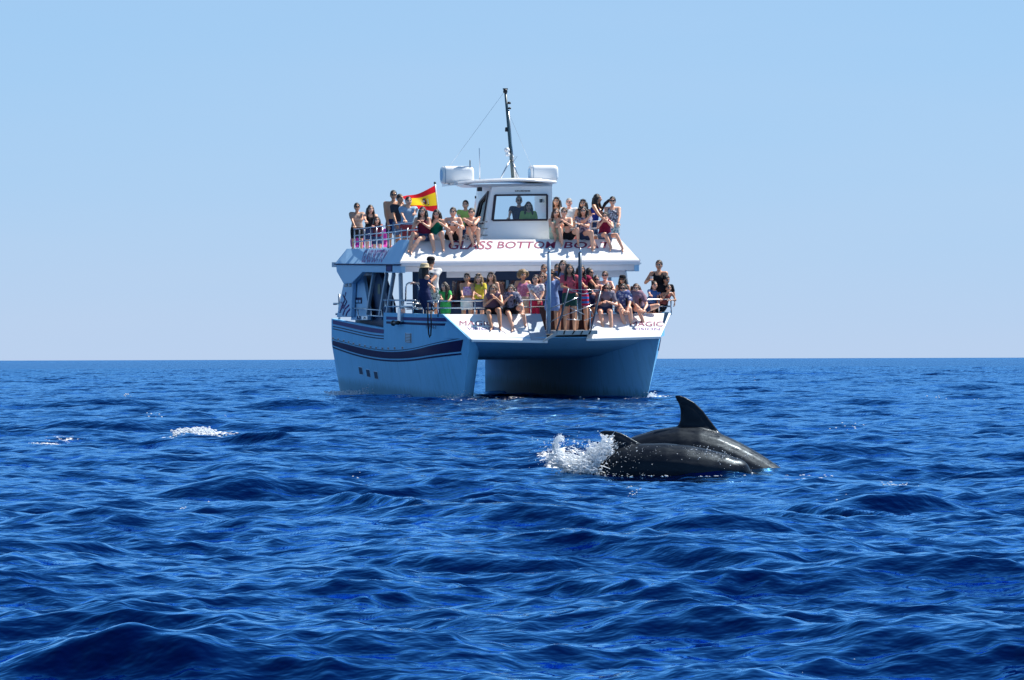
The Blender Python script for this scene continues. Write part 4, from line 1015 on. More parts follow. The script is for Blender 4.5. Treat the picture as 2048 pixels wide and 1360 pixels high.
def hand_mesh(side, curl=.6):
    """right-handed frame: wrist at origin, fingers along +y, palm facing -z; thumb on side*x"""
    mb = MB()
    mb.ell((0, .045, 0), [(.038, 0, 0), (0, .050, 0), (0, 0, .014)], 10, 6)
    for k, (x, L) in enumerate(((-.028, .058), (-.010, .074), (.010, .080), (.028, .070))):
        x *= -side; base_ = Vector((x, .082, 0)); pts = [base_-Vector((0, .012, 0)), base_]; ang = 0
        for seg in (.42, .33, .25):
            ang += curl*.55; base_ = base_+Vector((x*.08, cos(ang)*L*seg, -sin(ang)*L*seg)); pts.append(base_)
        mb.tube(pts, [.0095, .0092, .0085, .0078, .005], 6)
    p = Vector((side*.030, .022, -.004))
    mb.tube([p, p+Vector((side*.022, .022, -.008)), p+Vector((side*.030, .046, -.016)), p+Vector((side*.027, .064, -.022))], [.013, .0115, .0095, .006], 6)
    return mb
HANDS = {(s, c): hand_mesh(s, c) for s in (-1, 1) for c in (.25, .9)}

def ik(root, target, l1, l2, pole):
    d = target-root; D = d.length
    mx = (l1+l2)*.995
    if D > mx: target = root+d*(mx/D); d = target-root; D = mx
    if D < abs(l1-l2)+.02: D = abs(l1-l2)+.02
    dn = d.normalized()
    c = (l1*l1+D*D-l2*l2)/(2*D); h = sqrt(max(0, l1*l1-c*c))
    pv = pole-dn*pole.dot(dn)
    pv = pv.normalized() if pv.length > 1e-4 else Vector((0, 0, 1))
    return root+dn*c+pv*h, target

JOBS = []   # (temp mesh builder, voxel, name, material list, parent, post)
UPF, LOF = 3.155, 1.49
def person(label, px, py, a=None, b=None, pose='stand', floor=None, seat=None, s=None, yaw=-10, face=0, nod=0, tilt=0, lean=(0, 0),
           hands=(None, None), feet=(None, None), hip=None, knees=None, sex='f', skin='tan', hair=('long', 'brown'), top=None, bottom=None, shades=None, hat=None,
           curl=.9, shoes=None, build=1.0, elbow=None):
    H = A(px, py, a) if a is not None else Bp(px, py, b)          # head centre
    yr = radians(yaw-13); fwd = Vector((sin(yr), -cos(yr), 0)); side = Vector((cos(yr), sin(yr), 0)); up = Vector((0, 0, 1))
    if pose == 'stand':
        if s is None: s = min(1.12, max(.66, (H.z-floor)/1.585))
        td = (up+fwd*lean[1]+side*lean[0]).normalized()
        neck = H-up*.135*s-fwd*.02*s-(td-up)*.05*s
        pelvis = neck-td*.50*s
        pelvis.z = min(pelvis.z, floor+.93*s)
        ground = floor
    else:
        s = s or .88
        pelvis = A(hip[0], hip[1], H.y) if hip else H-up*.6*s
        pelvis.z = seat+.085*s
        pelvis.y = H.y+.05
        neck = H-up*.135*s-fwd*.02*s
        v = neck-pelvis; Lt = .50*s
        # slide the pelvis back until the trunk has its true length
        h2 = Lt*Lt-v.z*v.z-v.x*v.x
        if h2 > 0: pelvis.y = neck.y+sqrt(h2)*(.8)
        else:
            k = Lt/v.length; pelvis = neck-v*k if False else pelvis
            s = min(s*1.0/k, 1.1); Lt = .5*s
        pelvis.y = min(pelvis.y, .90 if seat < 3 else 5.14)
        pelvis.z = seat+.085*s
        td = (neck-pelvis).normalized()
        ground = seat
    chest_r = side
    spine = neck-pelvis; sd = spine.normalized()
    bfwd = (fwd-sd*fwd.dot(sd)).normalized()
    bs = build*s*(1.06+.05*((int(px)*7+int(py)*3) % 5)/4)
    wide = 1.12 if sex == 'm' else 1.0
    # joints
    shl = [pelvis+spine*.90+side*k*.160*bs*wide for k in (-1, 1)]
    hipj = [pelvis-sd*.02*s+side*k*.088*bs for k in (-1, 1)]
    arms_, legs_ = [], []
    for i, k in enumerate((-1, 1)):
        t = hands[i]
        if t is None:
            if pose == 'stand': t = shl[i]-up*.50*s+side*k*.07*s+fwd*.10*s
            else: t = hipj[i]+fwd*.30*s+up*.10*s
        elif isinstance(t, tuple) and t[0] == 'b': t = Bp(t[1], t[2], t[3])
        elif isinstance(t, tuple): t = A(t[0], t[1], t[2] if len(t) > 2 else H.y-.22)
        pole = (elbow[i] if elbow else None)
        pole = Vector(pole) if pole else (side*k*.7-up*.8-fwd*.15)
        el, wr = ik(shl[i], t, .275*s, .245*s, pole); arms_.append((shl[i], el, wr))
        t = feet[i]
        if pose == 'stand':
            if t is None: t = Vector((pelvis.x, pelvis.y, 0))+side*k*.11*s+fwd*(.05 if i else -.04)*s
            else: t = A(*t)
            if floor < 2: t.x = min(max(t.x, -2.45), 2.36)
            t.z = floor+.075*s if feet[i] is None or floor is not None else t.z
            pole = fwd+side*k*.1
        else:
            if t is None: t = hipj[i]+fwd*.42*s-up*.36*s+side*k*.02
            else:
                P0, Nn = ((0, AF, zl), VN) if seat > 3 else (lp[0], PN)
                q = PL(t[0], t[1], P0, Nn)+Nn*.045
                t = q
            pole = fwd*.5+up*.9+side*k*.12
            if knees and knees[i]: pole = Vector(knees[i])
        kn, an = ik(hipj[i], t, .42*s, .41*s, pole); legs_.append((hipj[i], kn, an))
    # ---------------- body
    root = empty('person', BOAT @ Matrix.Translation(Vector((pelvis.x, pelvis.y, ground))), label, 'person', 'passengers on the catamaran')
    off = -Vector((pelvis.x, pelvis.y, ground))
    def ring(c, rx, ry, n=14, tw=0): return [c+side*rx*cos(2*pi*i/n)+bfwd*ry*sin(2*pi*i/n) for i in range(n)]
    fem = sex == 'f'
    prof = [(-.07, .105, .085), (-.02, .150, .105), (.05, .160, .110), (.20, .128 if fem else .145, .095), (.33, .148 if fem else .165, .108), (.42, .155 if fem else .18, .095), (.47, .10, .07), (.50, .055, .052)]
    def torso(mb, t0, t1, grow):
        rr = []
        ts = [t0]+[p[0] for p in prof if t0 < p[0] < t1]+[t1]
        for t in ts:
            rx = np.interp(t, [p[0] for p in prof], [p[1] for p in prof])*bs+grow; ry = np.interp(t, [p[0] for p in prof], [p[2] for p in prof])*bs+grow
            rr.append(ring(pelvis+sd*t*s, rx, ry))
        mb.loft(rr)
        if fem and t0 < .28 and t1 > .36:
            for k in (-1, 1): mb.ball(pelvis+sd*.345*s+side*k*.066*bs+bfwd*.072*bs, .052*bs+grow)
    fd = Matrix.Rotation(radians(face), 3, 'Z') @ fwd
    hu = (up+fd*sin(radians(-nod))*-1.0+side*sin(radians(tilt))).normalized() if False else up.copy()
    hs_ = fd.cross(up).normalized()*1.0
    hs_ = up.cross(fd).normalized()*-1.0
    R = Matrix((hs_, fd, up)).transposed()
    R = R @ Matrix.Rotation(radians(-nod), 3, 'X') @ Matrix.Rotation(radians(tilt), 3, 'Y')
    hsc = 1.06*(s*.98 if s > .95 else (s*.6+.4*.98))
    def hp(x, y, z): return H + R @ Vector((x*hsc, y*hsc, z*hsc))
    mb = MB(); torso(mb, -.07, .50, 0)
    mb.cap(neck-sd*.03*s, hp(0, -.012, -.05), .050*s, .046*s)
    for k in (0, 1):
        S0, E, W = arms_[k]; mb.cap(neck-sd*.06*s, S0, .055*bs, .050*bs); mb.cap(S0, E, .047*bs*wide, .037*bs); mb.cap(E, W, .037*bs, .025*bs)
        h_, K, An = legs_[k]; mb.cap(h_, K, .080*bs, .052*bs); mb.cap(K, K.lerp(An, .35), .050*bs, .052*bs); mb.cap(K.lerp(An, .35), An, .052*bs, .034*bs)
        toe = fwd.copy()
        if pose != 'stand':
            Nn = VN if seat > 3 else PN; toe = Vector((fwd.x*.5, 0, 0))+Vector((0, -Nn.z, Nn.y if False else -abs(Nn.y)))
            toe = (toe*.8+up*.25).normalized()
        toe = (toe+side*(k*2-1)*.18).normalized()
        dn = -Nn if pose != 'stand' else -up
        heel = An+dn*.035*s-toe*.03*s
        mb.cap(An, heel, .034*s, .034*s); mb.cap(heel, An+dn*.05*s+toe*.13*s, .034*s, .024*s)
        if shoes:
            sm = MB(); sm.cap(heel, An+dn*.055*s+toe*.15*s, .042*s, .034*s, 8); sm.v = [tuple(Vector(p)+off) for p in sm.v]
            sm.build('shoe', shoes, root, smooth=True)
    mb.v = [tuple(Vector(p)+off) for p in mb.v]
    extra = MB()
    extra.add([hp(*q)+off for q in HEAD.v], HEAD.f); extra.m = list(HEAD.m)
    for k in (0, 1):
        S0, E, W = arms_[k]; y = (W-E).normalized(); sgn = 1 if k == 0 else -1
        pz = (up*.4+fwd*.9) if pose == 'stand' and hands[k] is None else (up+fwd*.2)
        if hands[k] is None and pose == 'stand': pz = side*(k*2-1)
        z = (pz-y*pz.dot(y)).normalized(); x = y.cross(z)
        hm = HANDS[(sgn, curl if (curl, 1) and curl in (.25, .9) else .9)]
        extra.add([W+(x*q[0]+y*q[1]+z*q[2])*s*1.0+off for q in hm.v], hm.f)
    JOBS.append((mb, .021, 'body', [skin_mat(skin), LIP, EYEW, EYED], root, extra, 2))
    # ---------------- clothes
    def add_cloth(name, mbx, m, vox=.021):
        mbx.v = [tuple(Vector(p)+off) for p in mbx.v]; JOBS.append((mbx, vox, name, [m], root, None, 2))
    if top:
        kind, m = top; mbx = MB(); g = .014
        if kind == 'band': torso(mbx, .27, .40, g)
        elif kind == 'halter': torso(mbx, .16, .41, g)
        else:
            torso(mbx, -.0 if kind != 'long' else -.10, .43, g)
            if kind in ('tee', 'polo', 'long', 'sleeve'):
                mbx.v = mbx.v
                torso(mbx, .40, .475, g)
                fr_ = .55 if kind != 'sleeve' else 1.0
                for S0, E, W in arms_:
                    mbx.cap(neck-sd*.07*s, S0, .06*bs, .062*bs); mbx.cap(S0, S0.lerp(E, fr_), .062*bs, .058*bs)
                    if kind == 'sleeve': mbx.cap(E, E.lerp(W, .8), .05*bs, .04*bs)
            if kind == 'dress':
                for k in (0, 1):
                    h_, K, An = legs_[k]; mbx.cap(h_, h_.lerp(K, .62), .115*bs, .105*bs)
                torso(mbx, -.07, .1, .03)
            if kind in ('tank', 'dress'):
                for k in (-1, 1):
                    c = pelvis+sd*.40*s+side*k*.085*bs
                    mbx.tube([c+bfwd*.085*bs, c+sd*.075*s+bfwd*.045*bs, c+sd*.085*s-bfwd*.02*bs, c-bfwd*.09*bs], .024*s, 6)
        add_cloth({'band': 'bikini_top', 'halter': 'top', 'tank': 'tank_top', 'tee': 'tee_shirt', 'polo': 'polo_shirt', 'dress': 'dress', 'long': 'tunic', 'sleeve': 'long_sleeve_top'}[kind], mbx, m)
    if bottom:
        kind, m = bottom; mbx = MB(); torso(mbx, -.075, .10 if kind != 'briefs' else .03, .016)
        if kind in ('shorts', 'pants', 'skirt', 'capri'):
            fr_ = {'shorts': .42, 'skirt': .5, 'pants': 1.0, 'capri': 1.0}[kind]
            for h_, K, An in legs_:
                mbx.cap(h_, h_.lerp(K, fr_), .098*bs, (.086 if kind == 'shorts' else .072 if kind != 'skirt' else .11)*bs)
                if kind == 'pants': mbx.cap(K, K.lerp(An, .93), .066*bs, .055*bs)
                if kind == 'capri': mbx.cap(K, K.lerp(An, .55), .066*bs, .062*bs)
        add_cloth({'shorts': 'shorts', 'briefs': 'bikini_bottom', 'pants': 'trousers', 'capri': 'cropped_trousers', 'skirt': 'skirt'}[kind], mbx, m)
    # ---------------- hair
    style, hc = hair; mbx = MB(); rv = random.Random(hash(label) % 1000 if False else len(label)*7+int(px))
    def he(x, y, z, rx, ry, rz): mbx.ell(hp(x, y, z), [R @ Vector((rx*hsc, 0, 0)), R @ Vector((0, ry*hsc, 0)), R @ Vector((0, 0, rz*hsc))], 14, 10)
    if style == 'short':
        he(0, -.012, .032, .082, .096, .098)
    else:
        he(0, -.014, .030, .086, .098, .104)
    if style == 'curly':
        for i in range(46):
            t, p_ = rv.uniform(0, 2*pi), rv.uniform(-.5, 1.4)
            x, y, z = cos(t)*cos(p_), sin(t)*cos(p_), sin(p_)
            if y > .35 and z < .6: continue
            r_ = rv.uniform(.03, .05); he(x*.115, y*.105-.03, z*.115+.01, r_, r_, r_)
    if style in ('long', 'curlylong', 'bob', 'wind'):
        Ls = {'long': .36, 'curlylong': .33, 'bob': .16, 'wind': .34}[style]
        for k in (-1, 1):
            for q in range(3):
                x0 = k*(.070+.006*q); y0 = .020-.035*q
                p0 = hp(x0, y0, .04); p1 = hp(x0*1.18+k*.004, y0-.004, -.09)
                p2 = hp(k*(.098-.012*q), (.055-.07*q)+rv.uniform(-.01, .02), -.09-Ls*(.5 if q else .42)); p3 = hp(k*(.085-.01*q)+rv.uniform(-.02, .02), .075-.08*q, -.09-Ls*rv.uniform(.8, 1))
                if style == 'wind': p2 = p2+Vector((-.10, .05, .06)); p3 = p3+Vector((-.26, .1, .14))
                mbx.tube([p0, p1, p2, p3], [.026*hsc, .034*hsc, .032*hsc, .010*hsc], 7)
        for q in range(5):
            x0 = -.06+.03*q
            mbx.tube([hp(x0, -.09, .03), hp(x0*1.2, -.10, -.10), hp(x0*1.35, -.085, -.10-Ls*.6), hp(x0*1.4, -.075, -.10-Ls*.95)], [.03*hsc, .036*hsc, .032*hsc, .012*hsc], 7)
    if style == 'curlylong':
        for i in range(26):
            k = rv.choice((-1, 1)); r_ = rv.uniform(.022, .036); he(k*rv.uniform(.06, .12), rv.uniform(-.10, .05), rv.uniform(-.34, .05), r_, r_, r_*1.3)
    if style == 'pony':
        w_ = Vector((-.05, .04, 0)); mbx.tube([hp(0, -.10, .06), hp(-.01, -.14, .05), hp(-.03, -.15, -.06)+w_*.6, hp(-.05, -.13, -.22)+w_*2], [.03, .036, .034, .012], 8)
    if style == 'ponywind':
        q0 = hp(0, -.09, .05); mbx.tube([q0, q0+Vector((-.08, .06, -.02)), q0+Vector((-.17, .08, -.10)), q0+Vector((-.24, .08, -.22)), q0+Vector((-.27, .08, -.33))], [.03, .04, .045, .035, .012], 8)
    if style == 'bun': he(0, -.095, .075, .038, .038, .036)
    mbx.v = [tuple(Vector(p)+off) for p in mbx.v]
    JOBS.append((mbx, .0135, 'hair', [hair_mat(hc)], root, None, 1))
    if shades:
        g = MB(); z0, y0 = (.014, .098) if shades == 'eyes' else (.098, .062)
        for k in (-1, 1):
            g.ell(hp(k*.032, y0-.004, z0), [R @ Vector((.027*hsc, -.006*k*hsc, 0)), R @ Vector((0, .008*hsc, 0)), R @ Vector((0, 0, .019*hsc))], 10, 6)
            g.tube([hp(k*.056, y0-.012, z0+.005), hp(k*.078, .02, z0+.004), hp(k*.080, -.02, z0)], .005*hsc, 5)
        g.tube([hp(-.012, y0+.004, z0+.005), hp(.012, y0+.004, z0+.005)], .004*hsc, 5)
        g.v = [tuple(Vector(p)+off) for p in g.v]; g.build('sunglasses', LENS, root, smooth=True)
    if hat:
        kind, m = hat; g = MB()
        def hr(r, y, z, sq=1.0): return [hp(cos(2*pi*i/20)*r, y+sin(2*pi*i/20)*r*sq*1.15, z) for i in range(20)]
        if kind == 'straw':
            g.loft([hr(.155, -.01, .048), hr(.150, -.01, .056), hr(.094, -.01, .062), hr(.092, -.01, .10), hr(.080, -.01, .140), hr(.05, -.01, .150)])
        else:
            g.loft([hr(.090, -.012, .045), hr(.092, -.012, .075), hr(.080, -.012, .115), hr(.045, -.012, .135)])
            if kind == 'cap': g.loft([[hp(x, .07, .055) for x in (-.07, -.03, .03, .07)], [hp(x, .12+.03*(1-abs(x)/.07), .048) for x in (-.062, -.03, .03, .062)]], closed=False, caps=False)
        g.v = [tuple(Vector(p)+off) for p in g.v]; g.build({'straw': 'straw_hat', 'cap': 'cap', 'beanie': 'head_scarf'}[kind], m, root, smooth=True)
    return dict(root=root, off=off, arms=arms_, H=H, pelvis=pelvis, sd=sd, side=side, bfwd=bfwd, s=s)

DENIM = fabric((.035, .06, .14)); LDENIM = fabric((.16, .24, .38)); NAVYC = fabric((.015, .025, .09)); WHITEC = fabric((.72, .72, .72)); BLACKC = fabric((.012, .012, .016))
LIME = fabric((.45, .65, .16)); MAROON = fabric((.16, .012, .04)); GREYC = fabric((.28, .29, .32)); SKYC = fabric((.22, .33, .62))
U = dict(floor=UPF)
# upper deck, port of the picture: starboard rail
person('woman in sunglasses and brown striped top at the aft corner of the upper rail', 714, 415, b=-2.36, yaw=10, hands=(('b', 711, 457, -2.48), ('b', 722, 456, -2.5)), hair=('bun', 'black'), top=('tee', fabric((.30, .13, .07), 'stripe', (.5, .42, .36), 9)), bottom=('shorts', BLACKC), shades='eyes', **U)
person('girl with long brown hair and dark vest standing second along the upper rail', 741, 419, b=-2.3, yaw=15, hands=(('b', 736, 454, -2.54), ('b', 750, 453, -2.54)), hair=('long', 'brown'), top=('tank', BLACKC), bottom=('shorts', DENIM), skin='fair', **U)
person('smiling child in dark red top leaning on the upper rail by the magenta seats', 754, 441, b=-2.36, yaw=5, lean=(0, .2), hands=(('b', 748, 453, -2.54), ('b', 764, 451, -2.54)), hair=('long', 'brown'), top=('tee', MAROON), bottom=('shorts', DENIM), skin='fair', **U)
person('tall shirtless man in sunglasses and dark swim shorts left of the flag', 787, 391, b=-2.38, yaw=5, hands=(('b', 776, 450, -2.54), None), hair=('short', 'black'), bottom=('shorts', NAVYC), shades='eyes', sex='m', skin='tan', **U)
person('man in charcoal shirt with short dark hair looking toward the flag', 800, 398, b=-2.38, yaw=25, face=20, hands=(('b', 793, 448, -2.53), ('b', 806, 447, -2.53)), hair=('short', 'brown'), top=('tee', fabric((.04, .045, .06))), bottom=('shorts', LDENIM), sex='m', skin='tan', **U)
person('young man in pale blue shirt leaning on the rail in front of the flag', 817, 403, b=-2.34, yaw=15, lean=(.0, .25), hands=(('b', 812, 445, -2.5), ('b', 825, 444, -2.5)), hair=('short', 'black'), top=('tee', fabric((.32, .46, .62))), bottom=('shorts', fabric((.5, .08, .09))), sex='m', skin='fair', **U)
person('boy in lime green shirt standing behind the seated pair beside the wheelhouse', 931, 410, a=6.0, hair=('short', 'black'), top=('tee', LIME), bottom=('shorts', DENIM), sex='m', skin='fair', hands=((922, 444, 5.6), (942, 446, 5.6)), **U)
S = dict(pose='sit', seat=3.695)
person('girl in maroon vest and denim shorts seated at the flag end of the roof edge', 845, 424, a=5.0, hip=(850, 470), hands=((838, 445, 4.85), (844, 445, 4.8)), feet=((818, 500), (822, 505)), hair=('long', 'black'), top=('tank', MAROON), bottom=('shorts', DENIM), skin='fair', s=.92, **S)
person('girl in emerald green vest and white shorts seated on the roof edge', 873, 429, a=5.0, hip=(874, 474), hands=((873, 442, 4.75), (881, 446, 4.75)), feet=((868, 502), (886, 499)), hair=('bob', 'black'), top=('tank', fabric((.0, .16, .10))), bottom=('shorts', WHITEC), skin='fair', s=.9, build=1.15, nod=12, **S)
person('girl in black and white patterned bikini top perched with bare feet on the letter G', 906, 425, a=5.0, hip=(905, 464), hands=((900, 462, 4.75), (912, 447, 4.8)), feet=((905, 491), (920, 488)), hair=('pony', 'brown'), top=('band', fabric((.02, .02, .025), 'floral', (.6, .6, .6))), bottom=('shorts', BLACKC), skin='fair', s=.86, **S)
person('child with arms crossed on chest in patterned shorts seated beside the wheelhouse', 943, 426, a=5.0, hip=(944, 460), hands=((952, 438, 4.75), (934, 440, 4.75)), feet=((946, 490), (956, 490)), hair=('short', 'black'), top=('band', BLACKC), bottom=('shorts', fabric((.12, .12, .16), 'floral', (.6, .6, .62))), skin='fair', s=.84, **S)
# wheelhouse
person('skipper in navy polo shirt and sunglasses behind the windscreen', 1038, 402, a=6.35, floor=3.155, hands=((1018, 436, 6.0), None), hair=('short', 'grey'), top=('polo', NAVYC), bottom=('shorts', BLACKC), shades='eyes', sex='m', skin='fair', yaw=-5, face=10)
person('child in lime green shirt standing beside the skipper behind the windscreen', 1057, 413, a=6.2, floor=3.155, hair=('bob', 'lbrown'), top=('tee', LIME), bottom=('shorts', DENIM), skin='fair', yaw=5)
# upper deck, right of the wheelhouse
person('dark haired woman with sunglasses pushed up on her head just right of the wheelhouse', 1113, 404, a=6.6, hair=('bob', 'brown'), top=('tank', fabric((.22, .06, .05))), bottom=('shorts', DENIM), shades='top', skin='tan', **U)
person('grey haired man in white polo shirt standing behind the seated girls', 1138, 406, a=6.3, hair=('short', 'grey'), top=('polo', WHITEC), bottom=('shorts', GREYC), sex='m', skin='pink', **U)
person('woman with dark hair and sunglasses peering over the girl with crossed arms', 1166, 408, a=6.1, hair=('bob', 'black'), top=('tank', BLACKC), bottom=('shorts', DENIM), shades='top', skin='tan', **U)
person('woman in royal blue vest turned in profile, long dark hair falling down her back', 1195, 398, a=6.1, yaw=70, lean=(0, .22), hands=((1212, 445, 5.6), (1218, 447, 5.6)), hair=('long', 'black'), top=('tank', fabric((.02, .04, .28))), bottom=('shorts', DENIM), skin='tan', **U)
person('woman in white floral vest with ponytail blowing sideways, rightmost on the upper deck', 1225, 403, a=5.9, yaw=-5, hands=((1216, 445, 5.5), (1236, 452, 5.5)), hair=('ponywind', 'black'), top=('tank', fabric((.55, .56, .62), 'floral', (.12, .12, .16))), bottom=('shorts', fabric((.2, .24, .24), 'floral', (.5, .5, .48))), shades='eyes', skin='fair', **U)
person('girl with light brown hair in pale green and white dress tucked against the wheelhouse', 1112, 427, a=5.15, hip=(1113, 466), feet=((1110, 480), (1119, 482)), hair=('bob', 'auburn'), top=('dress', fabric((.55, .66, .5))), skin='fair', s=.85, yaw=5, **S)
person('girl in black strapless top with knees drawn up above the letter B', 1128, 425, a=5.0, hip=(1134, 466), hands=((1124, 446, 4.75), (1130, 443, 4.75)), feet=((1124, 490), (1156, 489)), hair=('pony', 'lbrown'), top=('band', BLACKC), bottom=('shorts', BLACKC), skin='fair', s=.9, tilt=-8, **S)
person('girl with curly dark hair, arms crossed, in patterned top on the roof edge', 1167, 423, a=5.0, hip=(1170, 466), hands=((1180, 432, 4.75), (1160, 448, 4.75)), feet=((1190, 494), (1184, 498)), hair=('curlylong', 'black'), top=('tee', fabric((.10, .09, .16), 'floral', (.35, .33, .42))), bottom=('shorts', DENIM), skin='fair', s=.92, **S)
person('girl in crimson top holding hands to her mouth at the roof edge', 1210, 434, a=5.0, hip=(1212, 470), hands=((1207, 441, 4.78), (1213, 441, 4.78)), feet=((1222, 498), (1245, 500)), hair=('pony', 'black'), top=('tank', fabric((.20, .01, .05))), bottom=('shorts', LDENIM), skin='fair', s=.9, **S)
# fore deck
D = dict(floor=LOF)
person('woman in navy sun dress and straw hat seen from behind at the boarding gap', 850, 539, a=2.9, yaw=120, hands=((829, 566, 3.1), (866, 573, 2.6)), hair=('bob', 'black'), top=('dress', NAVYC), hat=('straw', mat('straw', (.55, .45, .28), .8, noise_amt=.3, noise_scale=30, bump=.02)), skin='fair', **D)
man = person('man in white printed shirt and black head scarf with his back turned', 862, 525, a=3.4, yaw=165, hair=('short', 'black'), top=('tee', WHITEC), bottom=('shorts', fabric((.06, .10, .14), 'floral', (.4, .5, .5))), hat=('beanie', BLACKC), sex='m', skin='tan', hands=((850, 575, 2.9), (874, 590, 3.0)), **D)
person('girl in bright green shirt leaning over the rail next to the mooring line', 889, 573, a=1.5, yaw=-25, face=-15, lean=(.05, .2), hands=((884, 600, 1.15), (899, 599, 1.15)), hair=('long', 'brown'), top=('long', fabric((.06, .42, .10))), bottom=('shorts', fabric((.06, .42, .10))), skin='fair', **D)
person('girl in lilac halter top and white shorts with sunglasses on her head at the rail', 934, 556, a=1.6, hands=((926, 600, 1.2), (946, 600, 1.2)), hair=('pony', 'brown'), top=('halter', fabric((.36, .20, .46), 'floral', (.5, .36, .55))), bottom=('shorts', WHITEC), shades='top', skin='tan', **D)
person('blonde girl in yellow shirt at the rail', 957, 557, a=1.5, hands=((957, 590, 1.25), (970, 600, 1.15)), hair=('bob', 'blonde'), top=('tee', fabric((.66, .54, .06))), bottom=('shorts', DENIM), shades='top', skin='fair', **D)
person('girl with long light brown hair standing behind the girl seated with clasped hands', 982, 554, a=2.1, hair=('long', 'lbrown'), top=('tank', GREYC), bottom=('shorts', DENIM), shades='top', skin='fair', **D)
person('woman with big curly blonde hair in pink vest and pale shorts', 1046, 551, a=1.9, yaw=10, hands=((1034, 584, 1.6), (1058, 585, 1.6)), hair=('curly', 'blonde'), top=('tank', fabric((.50, .22, .36), 'floral', (.4, .14, .26))), bottom=('shorts', fabric((.5, .44, .36))), skin='tan', **D)
person('boy in white check shirt and red cropped trousers standing left of the gate post', 1071, 559, a=1.45, hands=((1076, 600, 1.2), (1080, 600, 1.2)), hair=('short', 'brown'), top=('tee', fabric((.70, .70, .70), 'check', (.42, .34, .46), 9)), bottom=('capri', fabric((.42, .02, .07))), sex='m', skin='fair', **D)
person('person with reddish hair half hidden behind the left gate post', 1088, 539, a=2.5, hair=('short', 'auburn'), top=('tee', fabric((.3, .12, .12))), bottom=('shorts', DENIM), skin='tan', **D)
person('girl with auburn hair peeking below the one with reddish hair', 1084, 555, a=2.0, hair=('bob', 'auburn'), top=('tank', GREYC), bottom=('shorts', DENIM), skin='fair', **D)
photog = person('photographer in pale blue vest holding a camera to the face at the left gate post', 1104, 549, a=.75, yaw=-8, hands=((1101, 553, .52), (1109, 553, .52)), hair=('bun', 'brown'), top=('long', SKYC), bottom=('skirt', SKYC), skin='tan', elbow=((-.9, 0, -.5), (.9, 0, -.6)), **D)
person('tall woman with long dark hair standing behind the coral shirt', 1126, 531, a=1.05, hands=(None, None), hair=('long', 'brown'), top=('tee', fabric((.20, .26, .42))), bottom=('shorts', NAVYC), skin='fair', **D)
person('child with dark hair peering over the shoulder between photographer and tall woman', 1115, 538, a=1.9, hair=('short', 'black'), top=('tee', NAVYC), bottom=('shorts', DENIM), skin='tan', **D)
coral = person('woman in coral red printed shirt and dark green shorts leaning on the gangway rail', 1139, 539, a=.30, yaw=5, hands=((1136, 576, 0.0), (1170, 572, .0)), hair=('long', 'black'), top=('tee', fabric((.58, .10, .14))), bottom=('shorts', fabric((.02, .07, .06))), skin='tan', **D)
person('woman in maroon shirt and blue and red shorts reaching along the gangway rail', 1162, 540, a=.55, yaw=10, hands=((1150, 585, .3), (1196, 576, -.05)), hair=('long', 'black'), top=('tee', fabric((.24, .015, .06))), bottom=('shorts', fabric((.05, .16, .45), 'stripe', (.5, .02, .06), 3)), skin='tan', shades=None, **D)
person('girl in sunglasses with long dark hair turned in profile behind the maroon shirt', 1179, 546, a=1.0, yaw=55, hair=('long', 'black'), top=('tank', BLACKC), bottom=('shorts', NAVYC), shades='eyes', skin='tan', **D)
person('woman in sunglasses and pale pink vest bending toward the gangway rail', 1193, 560, a=1.1, yaw=5, lean=(0, .3), hands=((1190, 592, .6), (1200, 590, .6)), hair=('short', 'brown'), top=('tank', fabric((.6, .36, .40))), bottom=('shorts', GREYC), shades='eyes', skin='pink', **D)
person('woman in sunglasses and blue striped vest with hair tied up', 1210, 552, a=1.7, hands=((1205, 590, 1.4), (1218, 575, 1.4)), hair=('bun', 'lbrown'), top=('tank', fabric((.30, .38, .62), 'stripe', (.65, .67, .72), 12)), bottom=('shorts', WHITEC), shades='eyes', skin='pink', **D)
person('woman in dark cap and sunglasses standing by the clear windows behind the seated girls', 1245, 560, a=2.0, hair=('bob', 'black'), top=('tank', fabric((.3, .14, .13))), bottom=('shorts', DENIM), hat=('cap', BLACKC), shades='eyes', skin='tan', **D)
person('tall woman in black vest holding a white cup at the port rail', 1318, 531, a=1.5, lean=(.1, 0), yaw=-15, hands=((1299, 560, 1.35), (1330, 590, 1.3)), hair=('bun', 'brown'), top=('tank', BLACKC), bottom=('shorts', BLACKC), skin='tan', **D)
person('dark haired boy looking down beside the woman with the white cup', 1333, 560, a=1.35, lean=(.3, 0), yaw=10, face=20, nod=15, hair=('short', 'black'), top=('tee', BLACKC), bottom=('shorts', NAVYC), sex='m', skin='tan', **D)
person('boy in blue and white shirt resting elbows on the port rail', 1309, 571, a=1.35, yaw=25, lean=(0, .2), hands=((1302, 590, 1.0), (1322, 597, 1.1)), hair=('short', 'brown'), top=('tee', fabric((.08, .16, .38))), bottom=('shorts', NAVYC), sex='m', skin='fair', **D)
person('small dark haired child with chin on hand at the far right corner of the rail', 1337, 577, a=1.2, lean=(.45, 0), yaw=0, face=15, hands=((1334, 585, 1.1), (1341, 600, 1.1)), hair=('short', 'black'), top=('tank', fabric((.25, .06, .05))), bottom=('shorts', BLACKC), skin='tan', **D)
S2 = dict(pose='sit', seat=1.97)
person('girl seated on the left bow panel with hands clasped at her mouth', 986, 579, a=.78, hip=(987, 615), hands=((982, 600, .55), (990, 594, .55)), feet=((983, 657), (1000, 656)), hair=('bob', 'lbrown'), top=('tank', fabric((.13, .08, .12))), bottom=('shorts', BLACKC), skin='tan', s=.97, **S2)
